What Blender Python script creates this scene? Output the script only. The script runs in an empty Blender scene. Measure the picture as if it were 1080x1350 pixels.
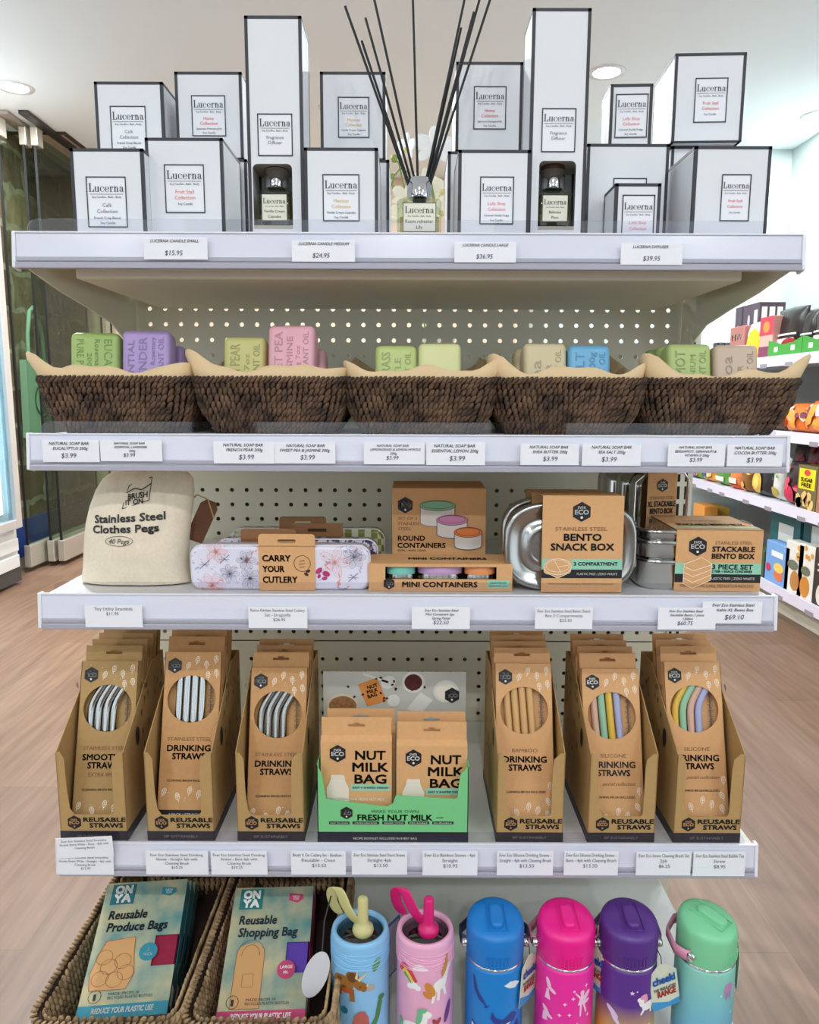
import bpy, bmesh, math, random
from mathutils import Vector, Matrix, Euler, noise
from mathutils.geometry import tessellate_polygon

# ---------------------------------------------------------------- camera, world, exposure
S = bpy.context.scene
COL = S.collection
TH = math.radians(8.65); ROLL = math.radians(0.2)
FPX = 1000.0
CX, CY, CZ = 0.0018, -1.284, 1.03          # camera position; floor is z = 0, pegboard is y = 0
cam_d = bpy.data.cameras.new('camera'); cam = bpy.data.objects.new('camera', cam_d); COL.objects.link(cam)
cam_d.sensor_fit = 'VERTICAL'; cam_d.sensor_height = 24.0; cam_d.lens = 24.0 * FPX / 1350.0
cam_d.clip_start = 0.02
cam.matrix_world = Matrix.Translation((CX, CY, CZ)) @ Matrix.Rotation(math.pi/2 - TH, 4, 'X') @ Matrix.Rotation(ROLL, 4, 'Z')
S.camera = cam
w = bpy.data.worlds.new('world'); S.world = w; w.use_nodes = True
bg = w.node_tree.nodes['Background']; bg.inputs[0].default_value = (0.84, 0.94, 1.0, 1); bg.inputs[1].default_value = 1.4
S.view_settings.view_transform = 'Standard'; S.view_settings.look = 'None'
S.view_settings.exposure = 0.14; S.view_settings.gamma = 1.0; S.view_settings.use_curve_mapping = False
DOWNLIGHT_W = 13.0           # lamps over the shop floor by the viewer
DOWNLIGHT_BACK_W = 24.0      # lamps beyond the display bay

# ---------------------------------------------------------------- helpers
def at(x, y, D):
    """photo pixel -> world point on the vertical plane D metres in front of the lens"""
    a, b = x - 540.0, y - 675.0
    u = a*math.cos(ROLL) + b*math.sin(ROLL); v = -a*math.sin(ROLL) + b*math.cos(ROLL)
    t = D / (FPX*math.cos(TH) - v*math.sin(TH))
    return Vector((CX + u*t, CY + D, CZ - t*(FPX*math.sin(TH) + v*math.cos(TH))))
def fit(x0, x1, yt, D, zb):
    p, q = at(x0, yt, D), at(x1, yt, D)
    return (p.x+q.x)/2, q.x-p.x, (p.z+q.z)/2 - zb
def lin(c):
    c /= 255.0
    return c/12.92 if c <= .04045 else ((c+.055)/1.055)**2.4
def RGB(r, g, b): return (lin(r), lin(g), lin(b), 1.0)
MATS = {}
def mat(name, c, rough=.5, metal=0., nz=0., ns=60., bump=0., spec=.5, emit=0., stretch=None, c2=None, coat=0., sheen=0.):
    if name in MATS: return MATS[name]
    m = bpy.data.materials.new(name); m.use_nodes = True; nt = m.node_tree; b = nt.nodes['Principled BSDF']
    col = RGB(*c); b.inputs['Base Color'].default_value = col
    b.inputs['Roughness'].default_value = rough; b.inputs['Metallic'].default_value = metal
    b.inputs['Specular IOR Level'].default_value = spec
    if coat: b.inputs['Coat Weight'].default_value = coat
    if nz or bump:
        tc = nt.nodes.new('ShaderNodeTexCoord'); mp = nt.nodes.new('ShaderNodeMapping'); n = nt.nodes.new('ShaderNodeTexNoise')
        nt.links.new(tc.outputs['Object'], mp.inputs[0]); nt.links.new(mp.outputs[0], n.inputs['Vector'])
        mp.inputs['Scale'].default_value = stretch or (1, 1, 1)
        n.inputs['Scale'].default_value = ns; n.inputs['Detail'].default_value = 4
        if nz:
            r = nt.nodes.new('ShaderNodeValToRGB'); r.color_ramp.elements[0].position = .3; r.color_ramp.elements[1].position = .7
            d = RGB(*c2) if c2 else tuple(x*(1-nz) for x in col[:3]) + (1,)
            r.color_ramp.elements[0].color = d; r.color_ramp.elements[1].color = col
            nt.links.new(n.outputs[0], r.inputs[0]); nt.links.new(r.outputs[0], b.inputs['Base Color'])
        if bump:
            bp = nt.nodes.new('ShaderNodeBump'); bp.inputs['Strength'].default_value = bump; bp.inputs['Distance'].default_value = .002
            nt.links.new(n.outputs[0], bp.inputs['Height']); nt.links.new(bp.outputs[0], b.inputs['Normal'])
    if emit:
        b.inputs['Emission Color'].default_value = col; b.inputs['Emission Strength'].default_value = emit
    MATS[name] = m; return m
def clear(name, tint, refl=.06, rough=.03, graze=.3):
    if name in MATS: return MATS[name]
    m = bpy.data.materials.new(name); m.use_nodes = True; nt = m.node_tree; nt.nodes.clear()
    o = nt.nodes.new('ShaderNodeOutputMaterial'); mx = nt.nodes.new('ShaderNodeMixShader')
    t = nt.nodes.new('ShaderNodeBsdfTransparent'); g = nt.nodes.new('ShaderNodeBsdfGlossy'); lw = nt.nodes.new('ShaderNodeLayerWeight')
    ma = nt.nodes.new('ShaderNodeMath'); ma.operation = 'MULTIPLY_ADD'; ma.inputs[1].default_value = graze; ma.inputs[2].default_value = refl
    lw.inputs[0].default_value = .25
    t.inputs[0].default_value = RGB(*tint); g.inputs['Roughness'].default_value = rough
    nt.links.new(lw.outputs['Fresnel'], ma.inputs[0]); nt.links.new(ma.outputs[0], mx.inputs[0])
    nt.links.new(t.outputs[0], mx.inputs[1]); nt.links.new(g.outputs[0], mx.inputs[2]); nt.links.new(mx.outputs[0], o.inputs[0])
    MATS[name] = m; return m
_tc = {}
def text_geo(s, bold=0., ital=0., sp=1., ext=0.):
    k = (s, bold, ital, sp, ext)
    if k in _tc: return _tc[k]
    cu = bpy.data.curves.new('txt', 'FONT'); cu.body = s; cu.size = 1; cu.align_x = 'CENTER'
    cu.offset = bold; cu.shear = ital; cu.space_character = sp; cu.resolution_u = 2; cu.extrude = ext
    ob = bpy.data.objects.new('txt', cu); COL.objects.link(ob)
    dg = bpy.context.evaluated_depsgraph_get(); me = ob.evaluated_get(dg).to_mesh()
    vs = [v.co.copy() for v in me.vertices]; fs = [tuple(p.vertices) for p in me.polygons]
    bpy.data.objects.remove(ob); bpy.data.curves.remove(cu)
    xs = [v.x for v in vs] or [0, 1]; mid = (min(xs)+max(xs))/2
    for v in vs: v.x -= mid
    _tc[k] = (vs, fs, max(xs)-min(xs)); return _tc[k]
class MB:
    def __init__(s): s.v = []; s.f = []; s.mi = []; s.sm = []; s.grp = []; s.M = Matrix.Identity(4); s.m = 0; s.fn = None
    def add(s, vs, fs, smooth=False):
        if not vs: return s
        n = len(s.v); s.grp.append((n, n+len(vs), len(s.f), len(s.f)+len(fs)))
        for p in vs:
            p = Vector(p)
            if s.fn: p = s.fn(p)
            s.v.append(s.M @ p)
        for f in fs: s.f.append(tuple(i+n for i in f)); s.mi.append(s.m); s.sm.append(smooth)
        return s
    def box(s, x0, x1, y0, y1, z0, z1):
        return s.add([(x0,y0,z0),(x1,y0,z0),(x1,y1,z0),(x0,y1,z0),(x0,y0,z1),(x1,y0,z1),(x1,y1,z1),(x0,y1,z1)],
              [(0,3,2,1),(4,5,6,7),(0,1,5,4),(1,2,6,5),(2,3,7,6),(3,0,4,7)])
    def prism(s, pts, y0, y1):                  # outline in XZ, extruded along Y
        n = len(pts); vs = [(p[0], y0, p[1]) for p in pts] + [(p[0], y1, p[1]) for p in pts]
        return s.add(vs, [tuple(range(n)), tuple(range(2*n-1, n-1, -1))] + [(i, i+n, (i+1) % n+n, (i+1) % n) for i in range(n)])
    def prismx(s, pts, x0, x1):                 # outline in YZ, extruded along X
        n = len(pts); vs = [(x0, p[0], p[1]) for p in pts] + [(x1, p[0], p[1]) for p in pts]
        return s.add(vs, [tuple(range(n)), tuple(range(2*n-1, n-1, -1))] + [(i, i+n, (i+1) % n+n, (i+1) % n) for i in range(n)])
    def poly(s, pts, y=-.0004, sub=None):       # flat print in XZ
        if not s.fn: return s.add([(p[0], y, p[1]) for p in pts], [tuple(range(len(pts)))])
        tri = [[Vector(pts[i]).to_2d() for i in t] for t in tessellate_polygon([[Vector((p[0], p[1], 0)) for p in pts]])]
        mx = sub or .004
        while tri:
            t = tri.pop(); l = [(t[i]-t[(i+1) % 3]).length for i in range(3)]; k = l.index(max(l))
            if l[k] > mx:
                a, b, c = t[k], t[(k+1) % 3], t[(k+2) % 3]; m = (a+b)/2; tri += [[a, m, c], [m, b, c]]
            else: s.add([(p.x, y, p.y) for p in t], [(0, 1, 2)])
        return s
    def rect(s, x0, x1, z0, z1, y=-.0004): return s.poly([(x0,z0),(x1,z0),(x1,z1),(x0,z1)], y)
    def frame(s, x0, x1, z0, z1, t, y=-.0004):
        s.rect(x0,x1,z0,z0+t,y); s.rect(x0,x1,z1-t,z1,y); s.rect(x0,x0+t,z0+t,z1-t,y); return s.rect(x1-t,x1,z0+t,z1-t,y)
    def disc(s, cx, cz, rx, rz=None, y=-.0004, n=20, a=0.):
        rz = rz or rx; ca, sa = math.cos(a), math.sin(a); P = []
        for i in range(n):
            u, v = rx*math.cos(2*math.pi*i/n), rz*math.sin(2*math.pi*i/n); P.append((cx+u*ca-v*sa, cz+u*sa+v*ca))
        return s.poly(P, y)
    def ring(s, cx, cz, rx, rz, t, y=-.0004, n=20, a=0., a0=0., a1=1.):
        ca, sa = math.cos(a), math.sin(a); vs = []
        for i in range(n+1):
            q = 2*math.pi*(a0+(a1-a0)*i/n)
            for k in (0, t):
                u, v = (rx-k)*math.cos(q), (rz-k)*math.sin(q); vs.append((cx+u*ca-v*sa, y, cz+u*sa+v*ca))
        return s.add(vs, [(2*i, 2*i+1, 2*i+3, 2*i+2) for i in range(n)])
    def line(s, pts, t, y=-.0004):
        for (a, b), (c, d) in zip(pts, pts[1:]):
            l = math.hypot(c-a, d-b) or 1; nx, nz = -(d-b)/l*t/2, (c-a)/l*t/2
            s.add([(a+nx,y,b+nz),(a-nx,y,b-nz),(c-nx,y,d-nz),(c+nx,y,d+nz)], [(0,1,2,3)])
        return s
    def text(s, t, cx, cz, h, y=-.0005, bold=0., ital=0., w=None, rot=0., sp=1., ext=0., fitw=None):
        vs, fs, W = text_geo(t, 0., ital, sp, ext/(h/.7) if ext else 0.)
        k = h/.7; kx = k
        if w and W*k > w: kx = w/W
        if fitw: kx = fitw/W
        c, si = math.cos(rot), math.sin(rot); e = bold*k*.8; out = []; ff = []
        for dx, dy in (((-e, -e), (e, -e), (-e, e), (e, e)) if e else ((0, 0),)):
            n = len(out)
            for v in vs:
                a, b = v.x*kx+dx, v.y*k - h/2+dy
                out.append((cx+a*c-b*si, y - v.z*k, cz+a*si+b*c))
            ff += [tuple(i+n for i in f) for f in fs]
        return s.add(out, ff)
    def tube(s, pts, r, n=8, cap=True, smooth=True):
        pts = [Vector(p) for p in pts]; R = r if isinstance(r, (list, tuple)) else [r]*len(pts); vs = []; fs = []
        up = None
        for i, p in enumerate(pts):
            d = (pts[min(i+1, len(pts)-1)] - pts[max(i-1, 0)]).normalized()
            if up is None: up = Vector((0,0,1)) if abs(d.z) < .9 else Vector((0,1,0))
            a = d.cross(up).normalized(); b = a.cross(d).normalized(); up = b
            for k in range(n):
                q = 2*math.pi*k/n; vs.append(p + (a*math.cos(q)+b*math.sin(q))*R[i])
        for i in range(len(pts)-1):
            for k in range(n): fs.append((i*n+k, i*n+(k+1) % n, (i+1)*n+(k+1) % n, (i+1)*n+k))
        s.add(vs, fs, smooth)
        if cap: s.add(vs[:n], [tuple(range(n-1, -1, -1))]); s.add(vs[-n:], [tuple(range(n))])
        return s
    def lathe(s, prof, n=32, c=(0,0), smooth=True, cap=True):     # (radius, z) about Z
        vs = []; fs = []
        for r, z in prof:
            for k in range(n): q = 2*math.pi*k/n; vs.append((c[0]+r*math.cos(q), c[1]+r*math.sin(q), z))
        for i in range(len(prof)-1):
            for k in range(n): fs.append((i*n+k, i*n+(k+1) % n, (i+1)*n+(k+1) % n, (i+1)*n+k))
        s.add(vs, fs, smooth)
        if cap and prof[0][0] > 1e-5: s.add(vs[:n], [tuple(range(n-1, -1, -1))])
        if cap and prof[-1][0] > 1e-5: s.add(vs[-n:], [tuple(range(n))])
        return s
    def ell(s, c, ax, ay, az, n=6, m=4):                # ellipsoid with axis vectors
        vs = []; fs = []; c = Vector(c)
        for i in range(m+1):
            ph = math.pi*i/m
            for k in range(n):
                q = 2*math.pi*k/n; vs.append(c + ax*(math.sin(ph)*math.cos(q)) + ay*(math.sin(ph)*math.sin(q)) + az*math.cos(ph))
        for i in range(m):
            for k in range(n): fs.append((i*n+k, (i+1)*n+k, (i+1)*n+(k+1) % n, i*n+(k+1) % n))
        return s.add(vs, fs, True)
    def loft(s, loops, smooth=True, caps=True):
        n = len(loops[0]); vs = [p for l in loops for p in l]; fs = []
        for i in range(len(loops)-1):
            for k in range(n): fs.append((i*n+k, i*n+(k+1) % n, (i+1)*n+(k+1) % n, (i+1)*n+k))
        s.add(vs, fs, smooth)
        if caps: s.add(loops[0], [tuple(range(n-1, -1, -1))]); s.add(loops[-1], [tuple(range(n))])
        return s
    def pieces(s):
        """clusters of add() calls that lie within 17 mm of each other"""
        B = []
        for a, b, _, _ in s.grp:
            P = s.v[a:b]; B.append(([min(p[i] for p in P) for i in range(3)], [max(p[i] for p in P) for i in range(3)]))
        n = len(B); par = list(range(n))
        def f(i):
            while par[i] != i: i = par[i]
            return i
        for i in range(n):
            for j in range(i):
                g = [max(0, B[i][0][k]-B[j][1][k], B[j][0][k]-B[i][1][k]) for k in range(3)]
                if math.sqrt(sum(x*x for x in g)) < s.near: par[f(i)] = f(j)
        out = {}
        for i in range(n): out.setdefault(f(i), []).append(s.grp[i])
        return list(out.values())
    near = .017
    def build(s, name, m, parent=None, bevel=0., seg=2, solid=0., sub=0, fixn=True):
        if parent and len(s.grp) > 1 and (any(k in name for k in ('lettering', 'print', 'badge', 'drawing', 'clip', 'mane', 'whale', 'belly', 'bubbles', 'leaf', 'fairy', 'emblem')) and 'carton' not in name):
            ps = s.pieces()
            if len(ps) > 1:
                first = None
                for gs in ps:
                    q = MB(); q.grp = []
                    for a, b, c, d in gs:
                        o = len(q.v)-a; q.v += s.v[a:b]; q.f += [tuple(i+o for i in f) for f in s.f[c:d]]; q.mi += s.mi[c:d]; q.sm += s.sm[c:d]
                    o = q.build(name, m, parent, bevel, seg, solid, sub, fixn); first = first or o
                return first
        me = bpy.data.meshes.new(name); me.from_pydata(s.v, [], s.f)
        for x in (m if isinstance(m, (list, tuple)) else [m]): me.materials.append(x)
        me.polygons.foreach_set('material_index', s.mi); me.polygons.foreach_set('use_smooth', s.sm); me.update()
        if fixn and any(len(f) > 4 for f in s.f) or fixn:
            bm = bmesh.new(); bm.from_mesh(me); bmesh.ops.remove_doubles(bm, verts=bm.verts, dist=1e-6) if fixn == 2 else None
            bmesh.ops.recalc_face_normals(bm, faces=bm.faces); bm.to_mesh(me); bm.free()
        o = bpy.data.objects.new(name, me); COL.objects.link(o)
        if solid: q = o.modifiers.new('solidify', 'SOLIDIFY'); q.thickness = solid; q.offset = 0
        if bevel: q = o.modifiers.new('bevel', 'BEVEL'); q.width = bevel; q.segments = seg; q.limit_method = 'ANGLE'
        if sub: q = o.modifiers.new('sub', 'SUBSURF'); q.levels = sub; q.render_levels = sub
        if parent: o.parent = parent
        return o
def tag(o, label=None, cat=None, group=None, kind=None):
    if label: o['label'] = label
    if cat: o['category'] = cat
    if group: o['group'] = group
    if kind: o['kind'] = kind
    return o
def thing(name, label, cat, loc=(0,0,0), rot=(0,0,0), group=None):
    o = bpy.data.objects.new(name, None); COL.objects.link(o); o.empty_display_size = .02
    o.location = loc; o.rotation_euler = rot; return tag(o, label, cat, group)
def copy_tree(o, label=None, loc=None, rot=None, parent=None):
    c = o.copy(); COL.objects.link(c)
    if parent: c.parent = parent
    if label: c['label'] = label
    if loc is not None: c.location = loc
    if rot is not None: c.rotation_euler = rot
    for ch in list(o.children): copy_tree(ch, parent=c)
    return c
def struct(o): o['kind'] = 'structure'; return o
def jit(a): return random.uniform(-a, a)
random.seed(7)

# ---------------------------------------------------------------- materials
cream = mat('cream powder coated steel', (240, 236, 216), .45)
whitep = mat('white plastic', (238, 238, 244), .25)
railm = mat('white price rail', (226, 227, 240), .18, spec=.6)
railg = mat('grey rail groove', (176, 174, 186), .25)
acry = clear('clear acrylic', (247, 247, 250), .03)
blk = mat('black ink', (30, 30, 34), .5)
wht = mat('white ink', (240, 238, 232), .5)
ink = mat('blue pen ink', (58, 56, 92), .6)
gink = mat('grey print', (95, 95, 105), .6)
paper = mat('white paper', (242, 243, 248), .6)
kraft = mat('kraft card', (224, 172, 118), .7, nz=.07, ns=180)
kraft2 = mat('brown kraft card', (206, 156, 102), .7, nz=.08, ns=160)
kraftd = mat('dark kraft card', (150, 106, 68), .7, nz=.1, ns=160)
leafm = mat('pale leaf print', (252, 238, 216), .7)
edgeb = mat('black box edging', (44, 44, 52), .45)
cardw = mat('white card', (230, 232, 236), .5)
steel = mat('stainless steel', (200, 201, 200), .14, 1.)
steelb = mat('brushed steel', (186, 186, 184), .24, 1.)
chrome = mat('chrome', (225, 225, 228), .08, 1.)
minty = mat('mint band', (150, 208, 180), .6)
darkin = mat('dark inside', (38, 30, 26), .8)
# ---------------------------------------------------------------- the room
def wood_floor():
    m = bpy.data.materials.new('oak plank floor'); m.use_nodes = True; nt = m.node_tree; b = nt.nodes['Principled BSDF']
    tc = nt.nodes.new('ShaderNodeTexCoord'); mp = nt.nodes.new('ShaderNodeMapping'); mp.inputs['Rotation'].default_value = (0, 0, math.pi/2)
    br = nt.nodes.new('ShaderNodeTexBrick'); br.inputs['Scale'].default_value = 1; br.inputs['Brick Width'].default_value = 1.2
    br.inputs['Row Height'].default_value = .18; br.inputs['Mortar Size'].default_value = .0012
    br.inputs['Color1'].default_value = RGB(146, 117, 96); br.inputs['Color2'].default_value = RGB(130, 101, 82); br.inputs['Mortar'].default_value = RGB(124, 98, 78)
    nt.links.new(tc.outputs['Object'], mp.inputs[0]); nt.links.new(mp.outputs[0], br.inputs[0])
    m2 = nt.nodes.new('ShaderNodeMapping'); m2.inputs['Scale'].default_value = (22, 1.6, 1); n = nt.nodes.new('ShaderNodeTexNoise'); n.inputs['Scale'].default_value = 2; n.inputs['Detail'].default_value = 6
    nt.links.new(tc.outputs['Object'], m2.inputs[0]); nt.links.new(m2.outputs[0], n.inputs['Vector'])
    r = nt.nodes.new('ShaderNodeValToRGB'); r.color_ramp.elements[0].position = .32; r.color_ramp.elements[0].color = (.62, .57, .53, 1); r.color_ramp.elements[1].position = .68; r.color_ramp.elements[1].color = (1.08, 1.08, 1.08, 1)
    nt.links.new(n.outputs[0], r.inputs[0])
    mx = nt.nodes.new('ShaderNodeMix'); mx.data_type = 'RGBA'; mx.blend_type = 'MULTIPLY'; mx.inputs[0].default_value = .8
    nt.links.new(br.outputs[0], mx.inputs[6]); nt.links.new(r.outputs[0], mx.inputs[7]); nt.links.new(mx.outputs[2], b.inputs['Base Color'])
    b.inputs['Roughness'].default_value = .42; return m
def stone():
    m = bpy.data.materials.new('sandstone blocks'); m.use_nodes = True; nt = m.node_tree; b = nt.nodes['Principled BSDF']
    tc = nt.nodes.new('ShaderNodeTexCoord'); sep = nt.nodes.new('ShaderNodeSeparateXYZ'); cmb = nt.nodes.new('ShaderNodeCombineXYZ')
    nt.links.new(tc.outputs['Object'], sep.inputs[0]); nt.links.new(sep.outputs[1], cmb.inputs[0]); nt.links.new(sep.outputs[2], cmb.inputs[1])
    nz = nt.nodes.new('ShaderNodeTexNoise'); nz.inputs['Scale'].default_value = 5; nt.links.new(tc.outputs['Object'], nz.inputs['Vector'])
    ad = nt.nodes.new('ShaderNodeMix'); ad.data_type = 'VECTOR'; ad.inputs[0].default_value = .13
    nt.links.new(cmb.outputs[0], ad.inputs[4]); nt.links.new(nz.outputs[1], ad.inputs[5])
    br = nt.nodes.new('ShaderNodeTexBrick'); br.inputs['Scale'].default_value = 1; br.inputs['Brick Width'].default_value = .42; br.inputs['Row Height'].default_value = .2; br.inputs['Mortar Size'].default_value = .018; br.inputs['Mortar Smooth'].default_value = .4
    br.inputs['Color1'].default_value = RGB(164, 140, 108); br.inputs['Color2'].default_value = RGB(104, 80, 60); br.inputs['Mortar'].default_value = RGB(172, 160, 136)
    nt.links.new(ad.outputs[1], br.inputs[0])
    n2 = nt.nodes.new('ShaderNodeTexNoise'); n2.inputs['Scale'].default_value = 9; n2.inputs['Detail'].default_value = 7; nt.links.new(tc.outputs['Object'], n2.inputs['Vector'])
    r = nt.nodes.new('ShaderNodeValToRGB'); r.color_ramp.elements[0].color = (.4, .38, .36, 1); r.color_ramp.elements[0].position = .3; r.color_ramp.elements[1].color = (1, 1, 1, 1); r.color_ramp.elements[1].position = .7
    nt.links.new(n2.outputs[0], r.inputs[0])
    mx = nt.nodes.new('ShaderNodeMix'); mx.data_type = 'RGBA'; mx.blend_type = 'MULTIPLY'; mx.inputs[0].default_value = .8
    nt.links.new(br.outputs[0], mx.inputs[6]); nt.links.new(r.outputs[0], mx.inputs[7]); nt.links.new(mx.outputs[2], b.inputs['Base Color'])
    bp = nt.nodes.new('ShaderNodeBump'); bp.inputs['Strength'].default_value = .8; bp.inputs['Distance'].default_value = .03
    nt.links.new(n2.outputs[0], bp.inputs['Height']); nt.links.new(bp.outputs[0], b.inputs['Normal']); b.inputs['Roughness'].default_value = .85
    return m
CEIL = 2.54
ceilm = mat('ceiling paint', (242, 250, 255), .8); wallw = mat('white wall paint', (190, 203, 201), .7)
peach = mat('peach wall paint', (222, 196, 172), .7); stonem = stone(); darkt = mat('dark track', (52, 50, 50), .4)
struct(MB().box(-3.2, 3.2, -4.2, 4.6, -.06, 0).build('floor', wood_floor()))
struct(MB().box(-3.2, 3.2, -4.2, 4.6, CEIL, CEIL+.06).build('ceiling', ceilm))
struct(MB().box(-2.4, -2.02, 3.41, 4.3, CEIL-.004, CEIL).build('trim_soffit', mat('soffit shade brown', (172, 152, 130), .7)))  # weaker light over the doors is put into this brown colour
struct(MB().box(-2.4, -2.0, 3.39, 3.41, CEIL-.012, CEIL).box(-2.02, -2.0, 3.41, 4.3, CEIL-.012, CEIL).build('trim_soffit_edge', mat('dark edge', (60, 54, 50), .6)))
struct(MB().box(-2.8, .86, 4.3, 4.4, 0, CEIL).build('wall_back', peach))
struct(MB().box(.86, 3.2, 3.66, 4.4, 0, CEIL).build('wall_back_right', wallw))
struct(MB().box(2.35, 2.45, -.8, 3.66, 0, CEIL).build('wall_right', wallw))
struct(MB().box(-2.5, -2.33, 2.86, 4.3, 0, CEIL).build('wall_left', stonem))
struct(MB().box(-2.33, -2.315, 2.86, 4.3, .0, .07).build('baseboard_left', mat('pale skirting', (190, 185, 172), .6)))
struct(MB().box(-2.33, -2.318, 2.86, 4.3, .07, .29).build('trim_blue_dado', mat('blue dado paint', (38, 62, 140), .5)))
# unseen shopfront added behind the viewer for contrast in the steel reflections: posts, sill and lintel around big panes open to daylight
fm = mat('shopfront frame', (86, 82, 80), .5); sf = MB()
for x0, x1 in ((-3.2, -2.5), (-1.32, -.95), (.5, .95), (2.1, 3.2)): sf.box(x0, x1, -4.2, -4.1, 0, CEIL)
sf.box(-3.2, 3.2, -4.2, -4.1, 2.3, CEIL).box(-3.2, 3.2, -4.2, -4.1, 0, .42)
struct(sf.build('wall_front_added', fm))
sl = MB().box(-3.2, -3.1, -4.2, .9, 0, .3).box(-3.2, -3.1, -4.2, .9, 2.36, CEIL)
for y0 in (-4.1, -2.5, -.9, .7): sl.box(-3.2, -3.1, y0, y0+.14, .3, 2.36)
struct(sl.build('wall_left_shopfront', fm))
ct = MB().box(-.9, 2.3, -3.2, -2.7, 0, .85); struct(ct.build('trim_counter', mat('counter front', (120, 104, 92), .5)))
# overhead tracks of the folding glass doors
for n, (x0, x1) in enumerate(((-2.24, -2.16), (-2.10, -2.05))):
    struct(MB().box(x0, x1, 3.05, 4.3, CEIL-.02, CEIL-.002).build('trim_track_%d' % (n+1), darkt if n else mat('track alloy', (168, 158, 146), .4)))
dglass = clear('door glass', (236, 243, 238), .04, .03, .03)
def glass_door(n, X, y0, y1, slant):
    r = thing('door_%d' % n, None, None, (X, y0, 0), (0, 0, slant)); r['kind'] = 'structure'; L = y1-y0; al = mat('satin alloy', (192, 186, 172), .35, .4)
    MB().box(-.005, .005, .004, L, .16, CEIL-.06).build('pane', dglass, r)
    MB().box(-.007, .007, -.004, .004, .16, CEIL-.06).box(-.006, .006, L-.004, L+.004, .16, CEIL-.06).build('edge_seal', mat('black seal', (26, 28, 28), .5), r)
    MB().box(-.02, .02, -.01, L, .03, .16).build('bottom_clamp', al, r, .004)
    MB().box(-.02, .02, -.01, .06, CEIL-.12, CEIL-.021).build('top_clamp', al, r, .004)
glass_door(1, -2.235, 3.08, 4.1, 0)
glass_door(2, -2.175, 3.24, 4.2, 0)
glass_door(3, -2.115, 3.25, 4.22, 0)
# downlights
lampw = mat('downlight diffuser', (255, 252, 246), .5, emit=9.0)
def downlight(x, y, label, watts=DOWNLIGHT_BACK_W):
    r = thing('downlight', label, 'ceiling light', (x, y, CEIL), group='round ceiling downlights')
    MB().lathe([(.062, -.004), (.085, -.006), (.088, 0), (.062, 0)], 32, cap=False).build('trim_ring', whitep, r)
    MB().lathe([(.0001, -.0035), (.062, -.0035)], 32).build('diffuser', lampw, r)
    l = bpy.data.lights.new('downlight_lamp', 'AREA'); l.shape = 'DISK'; l.size = .11; l.energy = watts; l.color = (.94, .98, 1)
    o = bpy.data.objects.new('downlight_lamp', l); COL.objects.link(o); o.location = (x, y, CEIL-.006)
for (px, py, lb) in ((20, 115, 'glowing ceiling downlight above the glass doors on the left'), (800, 95, 'glowing ceiling downlight between the tall diffuser box and the candle boxes'), (1079, 152, 'glowing ceiling downlight cut by the right edge of the photo')):
    v = at(px, py, 1.0); s = (CEIL-CZ)/(v.z-CZ); downlight(CX+(v.x-CX)*s, CY+(v.y-CY)*s, lb)
for x in (-1.5, 0, 1.5):
    for y, k in ((-3.3, 1.2), (-2.2, .7)): downlight(x, y, 'ceiling downlight outside the picture, over the shop floor', DOWNLIGHT_W*k)
for (x, y, wt) in ((-1.45, 1.4, 60), (1.2, 1.0, 8), (-.4, 3.0, 44)): downlight(x, y, 'ceiling downlight outside the picture, above the shelving bay', wt)

# fridge at the far left, lit inside
fr = thing('drinks_fridge', 'white upright display fridge with lit glass door at the left edge', 'fridge', (-2.155, 1.09, 0))
wf = mat('fridge enamel', (224, 226, 224), .3)
MB().box(-.48, -.43, 0, 1.72, .1, 2.1).box(-.43, 0, 1.68, 1.72, .1, 2.1).box(-.43, 0, 0, .04, .1, 2.1).box(-.43, 0, .04, 1.68, 1.98, 2.1).box(-.43, 0, .04, 1.68, .1, .3).build('cabinet', wf, fr)
MB().box(-.4, .012, .0, 1.72, .02, .1).build('plinth', mat('fridge plinth', (70, 68, 66), .6), fr)
MB().box(.0, .02, .02, 1.7, .1, .17).box(.0, .02, .02, 1.7, .19, .26).build('kick_grille', wf, fr, .004)
MB().box(.005, .05, .03, .08, .32, 2.0).box(.005, .05, 1.64, 1.70, .32, 2.0).box(.005, .05, .08, 1.64, .32, .37).box(.005, .05, .08, 1.64, 1.94, 2.0).build('door_frame', mat('door alloy', (210, 212, 214), .25, .5), fr, .004)
MB().box(.02, .03, .08, 1.64, .37, 1.94).build('door_pane', clear('fridge glass', (222, 240, 245), .1), fr)
for z in (.75, 1.15, 1.55): MB().box(-.42, -.05, .05, 1.67, z, z+.015).build('shelf', wf, fr)
MB().box(-.04, -.015, 1.6, 1.63, .4, 1.9).build('light_tube', mat('fridge light', (225, 244, 255), .5, emit=5), fr)

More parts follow.
